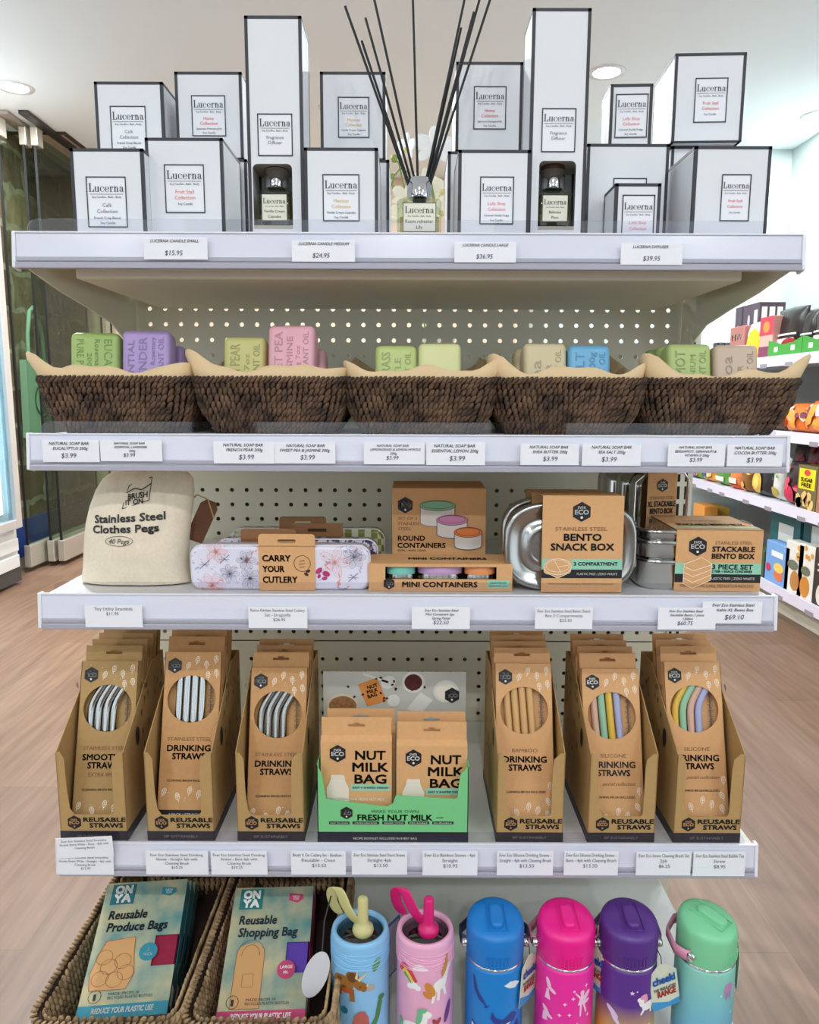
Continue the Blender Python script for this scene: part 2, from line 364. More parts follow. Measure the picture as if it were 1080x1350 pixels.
# ---------------------------------------------------------------- the gondola
Z1, Z2, Z3, Z4, Z5 = CZ+.182, CZ-.047, CZ-.242, CZ-.572, CZ-.853
gon = thing('display_gondola', 'cream steel shop display bay with perforated back panel and slotted uprights', 'display stand', (0, 0, 0))
def pegpanel(z0, z1, holes=True):
    m = MB(); PX, PZ, r = .0251, .025, .0036; zr = CZ+.1417
    ks = [k for k in range(-20, 60) if z0+.012 < zr-k*PZ < z1-.012] if holes else []
    X = 17.5*PX
    if not ks: m.box(-.43, .43, 0, .003, z0, z1); return m
    zt, zb = zr-ks[0]*PZ+PZ/2, zr-ks[-1]*PZ-PZ/2
    for (a, b, c, d) in ((-.452, .452, zt, z1), (-.452, .452, z0, zb), (-.452, -X, zb, zt), (X, .452, zb, zt)): m.add([(a,0,c),(b,0,c),(b,0,d),(a,0,d)], [(0,1,2,3)])
    N = 12
    for k in ks:
        for i in range(-17, 18):
            cx, cz = i*PX, zr-k*PZ; vs = []; fs = []
            for q in range(N):
                a = 2*math.pi*q/N; c, s_ = math.cos(a), math.sin(a); e = 1/max(abs(c), abs(s_))
                vs += [(cx+r*c, 0, cz+r*s_), (cx+PX/2*c*e, 0, cz+PZ/2*s_*e)]
                vs += [(cx+r*c, .0025, cz+r*s_)]
            for q in range(N):
                j = (q+1) % N; fs += [(3*q, 3*j, 3*j+1, 3*q+1), (3*q+2, 3*j+2, 3*j, 3*q)]
            for (sx, sz) in ((1,1),(1,-1),(-1,1),(-1,-1)): pass
            m.add(vs, fs)
            # corner fillers
            for q in range(N):
                j = (q+1) % N; p1, p2 = vs[3*q+1], vs[3*j+1]
                if abs(p1[0]-p2[0]) > 1e-6 and abs(p1[2]-p2[2]) > 1e-6:
                    cxn = cx + math.copysign(PX/2, (p1[0]+p2[0])/2-cx); czn = cz + math.copysign(PZ/2, (p1[2]+p2[2])/2-cz)
                    m.add([p1, (cxn, 0, czn), p2], [(0, 1, 2)])
    return m
for z0, z1, h in ((CZ+.1625, CZ+.185, False), (CZ-.121, CZ+.1605, True), (CZ-.4236, CZ-.123, True), (Z5, CZ-.4256, True)):
    pegpanel(z0, z1, h).build('back_panel', cream, gon)
for sx in (-1, 1):
    u = MB().box(sx*.4525, sx*.482, -.004, .03, 0, CZ+.19).build('upright', cream, gon)
    m = MB()
    for k in range(34):
        z = CZ+.17-k*.03
        m.box(sx*.4585-.0022, sx*.4585+.0022, -.0046, -.003, z-.011, z+.011); m.box(sx*.471-.0022, sx*.471+.0022, -.0046, -.003, z-.011, z+.011)
    m.build('slot', darkin, u)
MB().box(-.47, .47, .055, .06, .1, CZ+.075).build('rear_panel', mat('rear panel steel', (120, 116, 106), .6), gon)
MB().box(-.47, .47, .03, .055, 0, .1).build('foot_rail', cream, gon)
base = thing('base_shelf', 'broad white base deck at the bottom of the display, under the bottles', 'shelf', (0, 0, 0))
MB().box(-.452, .452, -.545, -.005, Z5-.03, Z5).build('deck', mat('base deck enamel', (226, 230, 228), .4), base, .003)
MB().box(-.44, .44, -.52, -.49, 0, Z5-.03).build('kickplate', cream, base)
YF = CY+.9
def shelf(z, big, label):
    r = thing('gondola_shelf', label, 'shelf', (0, 0, z), group='gondola shelves')
    MB().box(-.447, .447, YF+.006, -.004, -.006, 0).build('deck', mat('shelf deck enamel', (228, 226, 222), .35), r, .0015)
    if big: MB().box(-.408, .408, YF+.06, -.006, -.041, -.006).build('under_tray', cream, r, .003)
    else: MB().box(-.42, .42, YF+.05, -.006, -.03, -.006).build('under_tray', cream, r, .003)
    hz = -.0345 if big else -.0375
    MB().prismx([(YF, hz), (YF+.008, hz-.002), (YF+.008, .002), (YF+.003, .003)], -.449, .449).build('price_rail', railm, r, .001)
    MB().box(-.449, .449, YF-.0035, YF+.006, hz-.004, hz+.003).box(-.449, .449, YF-.0018, YF+.006, hz+.004, hz+.009).build('rail_lip', railg, r, .001)
    MB().box(-.449, .449, YF+.001, YF+.005, .0012, .0028).build('rail_top_bead', whitep, r)
    pts = [(-.436, .002)]
    for i in range(7):
        a = math.pi-math.pi/2*i/6; pts.append((-.424+.012*math.cos(a), .0035+.012+.0*i+.012*math.sin(a)-.012*0))
    pts = [(p[0], min(p[1], .0165)) for p in pts]; pts = [(-.436,.002),(-.4355,.008),(-.433,.013),(-.428,.016),(-.42,.0168)]
    pts = pts + [(-x, zz) for x, zz in pts[::-1]]
    MB().prism(pts, YF+.004, YF+.0055).build('clear_riser', acry, r)
    for sx in (-1, 1):
        MB().prismx([(YF-.002, hz-.003), (YF+.012, hz-.006), (YF+.012, .003), (YF+.002, .003)], sx*.449, sx*.4535).build('end_cap', whitep, r, .001)
        P = [(.004, -.003), (.004, -.03), (.105, -.049), (.2, -.062), (.275, -.074), (.318, -.092), (.345, -.112), (.362, -.14), (.381, -.16), (.381, -.003)] if big else [(.01,-.003),(.01,-.022),(.25,-.034),(.381,-.06),(.381,-.003)]
        MB().prismx([(YF+a, b) for a, b in P], sx*.4485, sx*.4505).build('bracket', cream, r)
    return r
shelf(Z1, True, 'topmost shelf, holding the white candle boxes, with curved side brackets')
shelf(Z2, False, 'second shelf from the top, holding the soap baskets')
shelf(Z3, False, 'third shelf, holding the cloth peg bag and lunch boxes')
shelf(Z4, False, 'fourth shelf, holding the drinking straw trays')
# price tickets
def ticket(x0, x1, y0, y1, lines, price, label, hand=True, D=.8952, tilt=0., grp='price tickets on the shelf rails'):
    p, q = at(x0, y1, D), at(x1, y0, D); W, H = q.x-p.x, q.z-p.z
    r = thing('price_ticket', label, 'price ticket', ((p.x+q.x)/2, CY+D, p.z), (0, tilt, 0), grp)
    MB().box(-W/2, W/2, 0, .0006, 0, H).build('card', paper, r)
    m = MB(); n = len(lines); z = H*.84; s = H*(.135 if n < 3 else .108)
    for i, t in enumerate(lines):
        m.text(t, jit(.002) if hand else 0, z, s, bold=.004 if hand else 0., ital=.25 if hand else 0, w=W*.92); z -= s*1.62
    m.text(price, jit(.003), min(z-.0005, H*.3) if hand else z, s*(1.6 if hand else 1.05), ital=.15 if hand else 0)
    m.build('lettering', ink if hand else gink, r); return r
T = ticket
for a in ((190,273,313,342,['LUCERNA CANDLE SMALL'],'$15.95','on the top rail, leftmost, handwritten $15.95'),
          (385,468,317,345,['LUCERNA CANDLE MEDIUM'],'$24.95','on the top rail, second from left, handwritten $24.95'),
          (599,681,319,346,['LUCERNA CANDLE LARGE'],'$36.95','on the top rail, third from left, handwritten $36.95'),
          (818,901,321,349,['LUCERNA DIFFUSER'],'$39.95','on the top rail, rightmost, handwritten $39.95')):
    T(*a[:6], 'white ticket '+a[6])
NS = 'NATURAL SOAP BAR'
for a in ((57,130,580,609,[NS,'EUCALYPTUS 200g'],'eucalyptus soap, at the left end of the rail'),
          (133,213,580,608,[NS,'ESSENTIAL LAVENDER','200g'],'lavender soap, beside the eucalyptus one'),
          (282,362,582,611,[NS,'FRENCH PEAR 200g'],'french pear soap, below the second basket'),
          (363,442,583,611,[NS,'SWEET PEA & JASMINE 200g'],'sweet pea and jasmine soap, below the pink bar'),
          (480,560,583,612,[NS,'LEMONGRASS & LEMON MYRTLE','200g'],'lemongrass soap, below the middle basket'),
          (562,640,583,613,[NS,'ESSENTIAL LEMON 200g'],'the lemon soap of the middle basket'),
          (686,764,585,613,[NS,'SHEA BUTTER 200g'],'shea butter soap, below the fourth basket'),
          (767,846,585,614,[NS,'SEA SALT 200g'],'sea salt soap, below the blue bar'),
          (880,957,585,615,[NS,'BERGAMOT, GERANIUM &','VITAMIN E 200g'],'bergamot soap, below the right-hand basket'),
          (958,1033,586,615,[NS,'COCOA BUTTER 200g'],'cocoa butter soap, at the right end of the rail')):
    T(*a[:5], '$3.99', 'handwritten white $3.99 ticket for '+a[5])
T(113,187,798,827,['Tiny Utility Smartkids'],'$11.95','printed ticket below the cloth peg bag',False)
T(328,405,800,828,['Retro Kitchen Stainless Steel Cutlery','Set - Dragonfly'],'$26.95','printed ticket below the cutlery tin',False)
T(543,620,800,829,['Ever Eco Stainless Steel','Mini Containers 3pc','Spring Pastel'],'$22.50','handwritten ticket below the mini containers box')
T(705,782,801,829,['Ever Eco Stainless Steel Bento Snack','Box 3 Compartments'],'$23.50','printed ticket below the bento snack box',False)
T(925,1006,793,822,['Ever Eco Stainless Steel','Stackable XL Bento Box'],'$69.10','handwritten $69.10 ticket, higher of the two at the right end',True,.8952)
T(867,945,801,830,['Ever Eco Stainless Steel','Stackable Bento 3 piece','1200ml'],'$60.75','handwritten $60.75 ticket overlapping the ticket at the right end',True,.8942)
EE='Ever Eco '; SD='Stainless Steel Drinking'; CB='Cleaning Brush'
for a in ((193,274,1122,1153,[EE+SD,'Straws - Straight 4pk with',CB],'$10.25','below the straight steel straws, second slot from left'),
          (279,352,1122,1153,[EE+SD,'Straws - Bent 4pk with',CB],'$10.25','left of the light streak, below the bent steel straws'),
          (384,456,1122,1153,['Brush It On Cutlery Set - Bamboo -','Reusable - Clean'],'$13.52','below the left edge of the green display tray'),
          (464,537,1122,1153,[EE+'Stainless Steel Short Straws','Straight 4pk'],'$13.50','below the middle of the green display tray'),
          (557,630,1122,1154,[EE+'Bamboo Straws - 4pk','Straight'],'$10.95','below the right part of the green display tray'),
          (655,730,1122,1154,[EE+'Silicone Drinking Straws -','Straight - 4pk with Cleaning Brush'],'$13.50','below the bamboo straws tray'),
          (743,816,1122,1154,[EE+'Silicone Drinking Straws -','Bent - 4pk with Cleaning Brush'],'$13.50','below the tray of straight silicone straws'),
          (838,912,1123,1154,[EE+'Straw Cleaning Brush Set','2pk'],'$6.25','left one of the pair at the right end'),
          (913,984,1123,1155,[EE+'Stainless Steel Bubble Tea','Straw'],'$8.95','at the right end of the fourth rail')):
    T(*a[:6], 'small printed ticket '+a[6], False)
T(76,149,1126,1153,[EE+'Stainless Steel Smoothie','Straws Extra Wide - Straight - 4pk with',CB],'$15.95','printed ticket at the left end of the fourth rail, lower of two',False)
T(76,149,1104,1130,[EE+'Stainless Steel Smoothie','Straws Extra Wide - Bent - 4pk with',CB],'','tilted printed ticket at the left end, stuck over the lower one',False,.8942,math.radians(-3))
# ---------------------------------------------------------------- top shelf: boxed candles and diffusers
def serif_glyphs():
    """the seven letters of the thick-and-thin serif word mark, as strokes; x-height .62, cap height 1"""
    def R(x0, x1, z0, z1): return [[(x0,z0),(x1,z0),(x1,z1),(x0,z1)]]
    def arc(cx, cz, rx, rz, a0, a1, thick=.13, thin=.03, n=14):
        o = []; P = []
        for i in range(n+1):
            a = math.radians(a0+(a1-a0)*i/n); w_ = thin+(thick-thin)*abs(math.cos(a))
            P.append(((cx+rx*math.cos(a), cz+rz*math.sin(a)), (cx+(rx-w_)*math.cos(a), cz+(rz-max(.03, w_*.4))*math.sin(a))))
        for (a, b), (c, d) in zip(P, P[1:]): o.append([a, b, d, c])
        return o
    g = {}
    g['L'] = (R(.12,.27,0,1)+R(.02,.37,.965,1)+R(.02,.66,0,.035)+[[(.66,0),(.66,.34),(.625,.34),(.5,.035)]], .72)
    g['u'] = (R(.08,.21,.16,.62)+R(0,.2,.59,.62)+arc(.27,.17,.19,.18,180,330)+R(.42,.55,0,.62)+R(.34,.5,.59,.62)+R(.5,.64,0,.03), .68)
    g['c'] = (arc(.3,.31,.28,.32,50,320)+R(.41,.52,.42,.53), .58)
    g['e'] = (arc(.3,.31,.28,.32,0,325)+R(.1,.56,.31,.345), .62)
    g['r'] = (R(.1,.23,0,.62)+R(.01,.22,.59,.62)+R(.01,.34,0,.03)+arc(.36,.44,.16,.19,70,170,.06)+R(.37,.49,.46,.58), .52)
    g['n'] = (R(.1,.23,0,.62)+R(.01,.22,.59,.62)+R(.01,.33,0,.03)+arc(.35,.4,.19,.23,0,170)+R(.41,.54,0,.42)+R(.34,.63,0,.03), .68)
    g['a'] = (arc(.29,.44,.19,.19,0,160)+R(.35,.48,.04,.46)+R(.46,.58,0,.05)+arc(.25,.17,.2,.18,60,330)+R(.08,.2,.41,.52), .6)
    return g
GL = serif_glyphs()
def wordmark(m, cx, cz, h, y=-.0006):
    W = sum(GL[c][1] for c in 'Lucerna')*h*.98; x = cx-W/2
    for c in 'Lucerna':
        for q in GL[c][0]: m.poly([(x+a*h*.98, cz+b*h) for a, b in q], y)
        x += GL[c][1]*h*.98
cream_txt = {k: mat('ink '+k, v, .6) for k, v in dict(grey=(120,120,126), red=(226,84,84), orange=(232,120,92), yellow=(228,190,96), pink=(240,120,130)).items()}
def brand_label(r, w, h, cz, ctext, ccol, foot, y=0.):
    """bordered paper label, wordmark + collection + foot lines; w x h centred at height cz on the front face"""
    l = MB().box(-w/2, w/2, y-.0006, y, cz-h/2, cz+h/2).build('front_label', paper, r)
    m = MB(); yy = y-.0011; m.frame(-w/2, w/2, cz-h/2, cz+h/2, .0013, yy)
    wordmark(m, 0, cz+h*.2, w*.205, yy); m.line([(-w*.42, cz+h*.155), (w*.42, cz+h*.155)], .0004, yy)
    m.text('Soy Candles . Bath . Body', 0, cz+h*.1, w*.05, yy, w=w*.84)
    for i, t in enumerate(foot): m.text(t, 0, cz-h*(.31+.1*i), w*.058, yy, w=w*.86)
    m.build('lettering', blk, l)
    m = MB()
    for i, t in enumerate(ctext): m.text(t, 0, cz-h*(.06+.12*i), w*.088, yy, w=w*.8)
    m.build('collection_lettering', cream_txt[ccol], l)
def edge_bars(w, h, d, t=.0032, front_only=False):
    m = MB(); e = .0003
    for y0 in (0, d-t):
        for x0 in (-w/2, w/2-t): m.box(x0-e, x0+t+e, y0-e, y0+t+e, 0, h+e)
        m.box(-w/2-e, w/2+e, y0-e, y0+t+e, h-t, h+e); m.box(-w/2-e, w/2+e, y0-e, y0+t+e, 0, .0016)
    for x0 in (-w/2, w/2-t): m.box(x0-e, x0+t+e, 0, d, h-t, h+e); m.box(x0-e, x0+t+e, 0, d, 0, .0016)
    return m
def candle_box(px, D, zb, d, lab, ctext, ccol, foot, label, yaw=0., lw=None):
    x0, x1, yt = px; cx, w, h = fit(x0, x1, yt, D, zb)
    r = thing('candle_box', label, 'candle box', (cx, CY+D, zb), (0, 0, yaw), 'white candle boxes on the top shelf')
    MB().box(-w/2, w/2, 0, d, 0, h).build('carton', cardw, r, .0006, 1)
    edge_bars(w, h, d).build('edging', edgeb, r)
    if lab:
        lx0, lx1, ly0, ly1 = lab; a, b = at(lx0, ly1, D), at(lx1, ly0, D)
        brand_label(r, b.x-a.x, b.z-a.z, (a.z+b.z)/2-zb, ctext, ccol, foot)
        for o in r.children:
            if o.name.startswith('front_label'): o.location.x = (a.x+b.x)/2-cx
    return r
CL = 'Collection'
candle_box((92,188,196), .925, Z1, .085, (117,166,233,300), ['Café',CL],'grey',['French Crisp Biscuit','Soy Candle'],'front-row white box at the left end of the top shelf, grey Café label')
candle_box((191,293,182), .945, Z1, .094, (219,269,217,281), ['Fruit Stall',CL],'orange',['Soy Candle'],'front-row white box second from left, Fruit Stall label in orange')
candle_box((401,498,195), .925, Z1, .086, (426,474,230,292), ['Mexican',CL],'yellow',['Vanilla Cream Cupcake','Soy Candle'],'front-row white box left of the reed bottle, yellow lettered label')
candle_box((605,700,198), .925, Z1, .085, (632,678,233,296), ['Lolly Shop',CL],'pink',['Caramel Vanilla Fudge','Soy Candle'],'front-row white box right of the reed bottle, pink Lolly Shop label')
I = candle_box((775,883,190), .975, Z1, .092, (806,853,235,300), ['Lolly Shop',CL],'pink',['Soy Candle'],'large white box standing behind the small Lolly Shop box')
candle_box((812,872,242), .915, Z1, .05, (818,864,257,322), ['Lolly Shop',CL],'pink',['Soy Candle'],'smallest white box, in front of the large one, pink Lolly Shop label')
candle_box((917,1018,193), .925, Z1, .1, (948,991,230,292), ['Fruit Stall',CL],'red',['Soy Candle'],'front-row white box at the right end, red Fruit Stall label')
# back row, lower boxes carry the upper ones
def on_top(low, px, D, d, lab, ct, cc, foot, lb, yaw=0.):
    zb = low.location.z + max((low.matrix_basis @ Vector(c)).z for o in low.children if o.name.startswith('carton') for c in o.bound_box) - low.location.z
    return candle_box(px, D, zb+.0006, d, lab, ct, cc, foot, lb, yaw)
a1 = candle_box((125,213,200), 1.035, Z1, .09, None, [], 'grey', [], 'back-row white box hidden behind the left Café box, carrying another Café box')
on_top(a1, (124,214,108), 1.035, .09, (148,192,140,200), ['Café',CL],'grey',['French Crisp Biscuit','Soy Candle'],'upper back-row white box at the far left, grey Café label')
b1 = candle_box((234,325,210), 1.05, Z1, .09, None, [], 'red', [], 'back-row white box beside the left tall diffuser box, carrying the Home box')
on_top(b1, (230,318,95), 1.05, .09, (254,297,126,180), ['Home',CL],'red',['Japanese Honeysuckle','Soy Candle'],'upper back-row white box left of the tall diffuser box, red Home label')
e1 = candle_box((425,513,211), 1.03, Z1, .09, None, [], 'yellow', [], 'back-row white box behind the yellow lettered box, lower of two')
on_top(e1, (422,508,95), 1.03, .09, (446,487,128,182), ['Mexican',CL],'yellow',['Vanilla Cream Cupcake','Soy Candle'],'upper back-row white box left of the black reeds, yellow lettered label')
g1 = candle_box((591,690,200), 1.03, Z1, .09, None, [], 'red', [], 'lower back-row white box right of the reeds, behind the pink Lolly Shop box')
on_top(g1, (602,690,82), 1.03, .09, (624,668,114,171), ['Home',CL],'red',['Japanese Honeysuckle','Soy Candle'],'upper back-row white box right of the black reeds, red Home label')
on_top(I, (806,861,111), .985, .055, (810,855,124,182), ['Lolly Shop',CL],'pink',['Caramel Vanilla Fudge','Soy Candle'],'small white box standing on the large box, pink Lolly Shop label', -.05)
k1 = candle_box((886,976,193), 1.035, Z1, .1, None, [], 'red', [], 'back-row white box at the right end, lower of two, mostly hidden')
on_top(k1, (892,984,70), 1.02, .1, (914,960,103,162), ['Fruit Stall',CL],'red',['Soy Candle'],'upper back-row white box at the right, red Fruit Stall label, turned slightly', -.05)
glass = clear('bottle glass', (236, 244, 232), .07); oil = clear('amber fragrance oil', (226, 208, 120), .03); oil2 = clear('pale fragrance oil', (238, 220, 150), .03)
def bottle_body(r, w, h, zl, oilm):
    """square glass bottle: wall, liquid, shoulder; returns shoulder height"""
    def sq(s, z, q=.2): return [(s*math.copysign(abs(math.cos(a))**q, math.cos(a)), s*math.copysign(abs(math.sin(a))**q, math.sin(a)), z) for a in [2*math.pi*i/32 for i in range(32)]]
    b = MB().loft([sq(w/2*.96, 0), sq(w/2, .003), sq(w/2, h*.92), sq(w/2*.9, h*.98), sq(w*.26, h), sq(w*.24, h+.004)])
    b.build('glass_body', glass, r)
    MB().loft([sq(w/2-.004, .005), sq(w/2-.003, .008), sq(w/2-.003, zl)]).build('fragrance_oil', oilm, r)
    return h+.004
def diffuser_bottle(loc, w, h, zl, sub, label, oilm, stopper):
    r = thing('diffuser_bottle', label, 'diffuser bottle', loc)
    zt = bottle_body(r, w, h, zl, oilm)
    MB().lathe([(.0145, zt), (.0145, zt+.022), (.0138, zt+.0225), (.0125, zt+.0225)] + ([(.0124, zt+.006), (.0001, zt+.006)] if not stopper else [(.0001, zt+.0226)]), 28).build('collar', chrome, r)
    if stopper: MB().lathe([(.0135, zt+.0228), (.0142, zt+.025), (.0138, zt+.029), (.0001, zt+.0305)], 24).build('stopper', mat('brown stopper', (92, 58, 38), .5), r)
    l = MB().box(-w*.37, w*.37, -w/2-.0008, -w/2-.0003, h*.14, h*.86).build('front_label', mat('cream label paper', (238, 236, 218), .6), r)
    m = MB(); y = -w/2-.0012; m.frame(-w*.37, w*.37, h*.14, h*.86, .0007, y); wordmark(m, 0, h*.6, w*.15, y); m.text('Soy Candles . Bath . Body', 0, h*.53, w*.035, y, w=w*.6)
    for i, t in enumerate(sub): m.text(t, 0, h*(.4-.14*i), w*.075, y, w=w*.62)
    m.build('lettering', blk, l); return r
def diffuser_box(px, D, d, win, lab, label, sub, bl):
    x0, x1, yt = px; cx, w, h = fit(x0, x1, yt, D, Z1); a, b = at(win[0], win[3], D), at(win[1], win[2], D)
    r = thing('diffuser_box', label, 'diffuser box', (cx, CY+D, Z1), (0,0,0), 'tall diffuser boxes')
    wx0, wx1, wz0, wz1 = a.x-cx, b.x-cx, .014, b.z-Z1
    m = MB(); t = .0012
    q = .006; hole = [(wx0, wz0), (wx1, wz0)] + [(wx1-q+q*math.cos(i*math.pi/10), wz1-q+q*math.sin(i*math.pi/10)) for i in range(6)] + [(wx0+q+q*math.cos(math.pi/2+i*math.pi/10), wz1-q+q*math.sin(math.pi/2+i*math.pi/10)) for i in range(6)]
    m.box(-w/2, wx0, 0, t, 0, wz1).box(wx1, w/2, 0, t, 0, wz1).box(wx0, wx1, 0, t, 0, wz0).box(-w/2, w/2, 0, t, wz1, h)
    for sx, k in ((wx1, 1), (wx0, -1)):
        m.prism([(sx, wz1)] + [(sx-k*q+k*q*math.cos(i*math.pi/10), wz1-q+q*math.sin(i*math.pi/10)) for i in range(6)], 0, t)
    m.box(-w/2, -w/2+t, t, d, 0, h).box(w/2-t, w/2, t, d, 0, h).box(-w/2, w/2, d-t, d, 0, h).box(-w/2, w/2, t, d, 0, t).box(-w/2, w/2, t, d, h-t, h)
    m.build('carton', cardw, r); edge_bars(w, h, d).build('edging', edgeb, r)
    MB().box(-w/2+t, w/2-t, t*2, d-t, wz1+.002, wz1+.0035).build('inner_shelf', mat('grey board', (176, 172, 160), .7), r)
    a, b = at(lab[0], lab[3], D), at(lab[1], lab[2], D)
    brand_label(r, b.x-a.x, b.z-a.z, (a.z+b.z)/2-Z1, ['Fragrance', 'Diffuser'], 'grey', [])
    MB().box(-w/2+t, w/2-t, t, d-t, t, .0185).build('base_block', MATS['grey board'], r)
    diffuser_bottle((cx+(wx0+wx1)/2, CY+D+.03, Z1+.019), .0415, .043, .038, sub, bl, oil, True)
diffuser_box((322,397,21), .94, .064, (335,385,216,300), (336,381,150,206), 'tall white diffuser box left of centre with a window at its foot', ['Vanilla Cream','Cupcake'], 'amber diffuser bottle in the window of the left tall box')
diffuser_box((703,780,11), .94, .064, (709,760,212,295), (713,760,143,201), 'tall white diffuser box right of centre with a window at its foot', ['Balinese','Plum'], 'amber diffuser bottle in the window of the right tall box')
# open bottle with black reeds
c0 = at(553, 307, .915); db = diffuser_bottle((c0.x, CY+.945, Z1+.0005), .052, .045, .024, ['Room refresher','Lily'], 'clear square reed bottle with chrome collar in the middle of the top shelf', oil2, False)
zt = Z1+.052; reedm = mat('black reed', (22, 22, 26), .6)
for (xb, xt, yt, dd, lb) in ((-.0065,455,8,-.02,'black reed leaning furthest left, its tip beside the ceiling'), (-.0055,477,54,.01,'shorter black reed just inside the leftmost one'), (-.003,482,24,.03,'black reed third from the left, thin tip near the tall box'),
        (.0,491,-12,.0,'black reed fourth from the left, running out of the photo top'), (-.001,544,-14,.02,'black reed standing almost upright in the middle'),
        (.003,615,-12,.02,'black reed first of the right-leaning five'), (.0045,608,37,.035,'shortest black reed leaning right'), (.005,625,16,.0,'black reed leaning right with its tip just below the photo top'),
        (.0062,636,-14,.03,'black reed fourth of the right-leaning five'), (.007,650,-12,-.02,'black reed leaning furthest right')):
    p = Vector((c0.x+xb, CY+.945+dd*.1, zt-.004)); q = at(xt, yt, .945+dd)
    b0 = p-(q-p).normalized()*.03; b0.z = max(b0.z, Z1+.008)
    tag(MB().tube([b0, p, q], .0015, 7).build('diffuser_reed', reedm), lb, 'reed', 'black reeds in the open bottle')
# white orchid on a plant stand behind the bay
ps = thing('plant_stand', 'pale plant stand behind the top shelf under the white orchid, mostly hidden', 'plant stand', (.05, .42, 0))
MB().box(-.12, .12, -.1, .14, CZ+.02, CZ+.045).build('top', cream, ps)
for sx in (-.1, .1):
    for sy in (-.08, .12): MB().box(sx-.012, sx+.012, sy-.012, sy+.012, 0, CZ+.02).build('leg', cream, ps)
orr = thing('potted_orchid', 'white flowering orchid in a pale pot behind the reed bottle', 'orchid', (.05, .42, CZ+.045))
MB().lathe([(.035, 0), (.05, .08), (.053, .085), (.048, .085), (.045, .075), (.0001, .075)], 24).build('pot', mat('pale pot', (230, 226, 210), .4), orr)
OD = CY*-1+.42
def opt(x, y, dd=0): return at(x, y, OD+dd)-Vector((.05, .42, CZ+.045))
stem = mat('orchid stem', (120, 140, 70), .5); petal = mat('orchid petal', (246, 246, 246), .5); bud = mat('orchid bud', (140, 160, 70), .5); cremep = mat('cream petal', (242, 236, 214), .5)
MB().tube([(0,0,.07), opt(572,262), opt(565,225), opt(570,205)], .0028, 8).build('stem', stem, orr)
MB().tube([(-.01,0,.07), opt(534,262), opt(540,228), opt(528,222), opt(519,232), opt(516,245)], .002, 8).build('stem', stem, orr)
MB().tube([opt(534,250), opt(526,215), opt(519,208)], .0018, 8).build('stem', stem, orr)
for (x, y, s) in ((520,209,.0075), (517,232,.005), (519,246,.004)): MB().ell(opt(x,y), Vector((s,0,0)), Vector((0,s,0)), Vector((0,0,s*1.15)), 12, 8).build('bud', bud, orr)
def flower(x, y, s, m, rot, ph=0.):
    f = MB(); M = Matrix.Translation(opt(x, y, jit(.02))) @ Matrix.Rotation(rot, 4, 'Z') @ Matrix.Rotation(ph, 4, 'Y'); f.M = M
    for k, (a, L, wd) in enumerate(((90,1,.55),(215,1,.5),(325,1,.5),(20,1.05,.85),(160,1.05,.85))):
        a = math.radians(a); d = Vector((math.cos(a), -.12, math.sin(a))); t = Vector((-math.sin(a), 0, math.cos(a)))
        f.ell(d*s*.55*L, d*s*.52*L, t*s*.52*wd, Vector((0, s*.07, 0)), 12, 8)
    o = f.build('flower', m, orr)
    g = MB(); g.M = M; g.ell((0,-s*.12,-s*.1), Vector((s*.14,0,0)), Vector((0,s*.14,0)), Vector((0,0,s*.2)), 8, 6); g.build('lip', mat('orchid lip', (226, 206, 120), .5), o)
flower(572, 196, .042, petal, .2); flower(537, 196, .03, petal, -.9, .2); flower(560, 246, .036, cremep, .5); flower(585, 252, .03, cremep, -.4, .5); flower(535, 262, .03, cremep, .2, .3); flower(582, 280, .032, cremep, .1); flower(528, 290, .03, cremep, 0, .7)

# ---------------------------------------------------------------- woven baskets
def sgrass(name, c1, c2, dk):
    m = mat(name, c1, .75, nz=.5, ns=55, c2=c2); return m
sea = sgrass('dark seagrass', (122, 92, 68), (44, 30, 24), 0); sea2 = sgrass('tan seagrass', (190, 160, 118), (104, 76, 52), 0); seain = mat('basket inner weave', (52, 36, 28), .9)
def rrect(w, d, q, n):
    """n evenly spaced points (x, y, nx, ny) on a rounded rectangle centred on 0"""
    P = []; r = q; segs = [((-w/2+r, -d/2), (w/2-r, -d/2)), (w/2-r, -d/2+r, -90), ((w/2, -d/2+r), (w/2, d/2-r)), (w/2-r, d/2-r, 0), ((w/2-r, d/2), (-w/2+r, d/2)), (-w/2+r, d/2-r, 90), ((-w/2, d/2-r), (-w/2, -d/2+r)), (-w/2+r, -d/2+r, 180)]
    for s in segs:
        if len(s) == 2:
            (a, b), (c, e) = s
            for i in range(40): t = i/40; P.append((a+(c-a)*t, b+(e-b)*t))
        else:
            for i in range(10): a = math.radians(s[2]+9*i); P.append((s[0]+r*math.cos(a), s[1]+r*math.sin(a)))
    L = [0]
    for i in range(len(P)): L.append(L[-1]+math.dist(P[i], P[(i+1) % len(P)]))
    o = []; j = 0
    for k in range(n):
        t = L[-1]*k/n
        while L[j+1] < t: j += 1
        f = (t-L[j])/max(L[j+1]-L[j], 1e-9); a, b = P[j], P[(j+1) % len(P)]
        x, y = a[0]+(b[0]-a[0])*f, a[1]+(b[1]-a[1])*f
        tx, ty = b[0]-a[0], b[1]-a[1]; l = math.hypot(tx, ty) or 1
        o.append((x, y, ty/l, -tx/l))
    return o
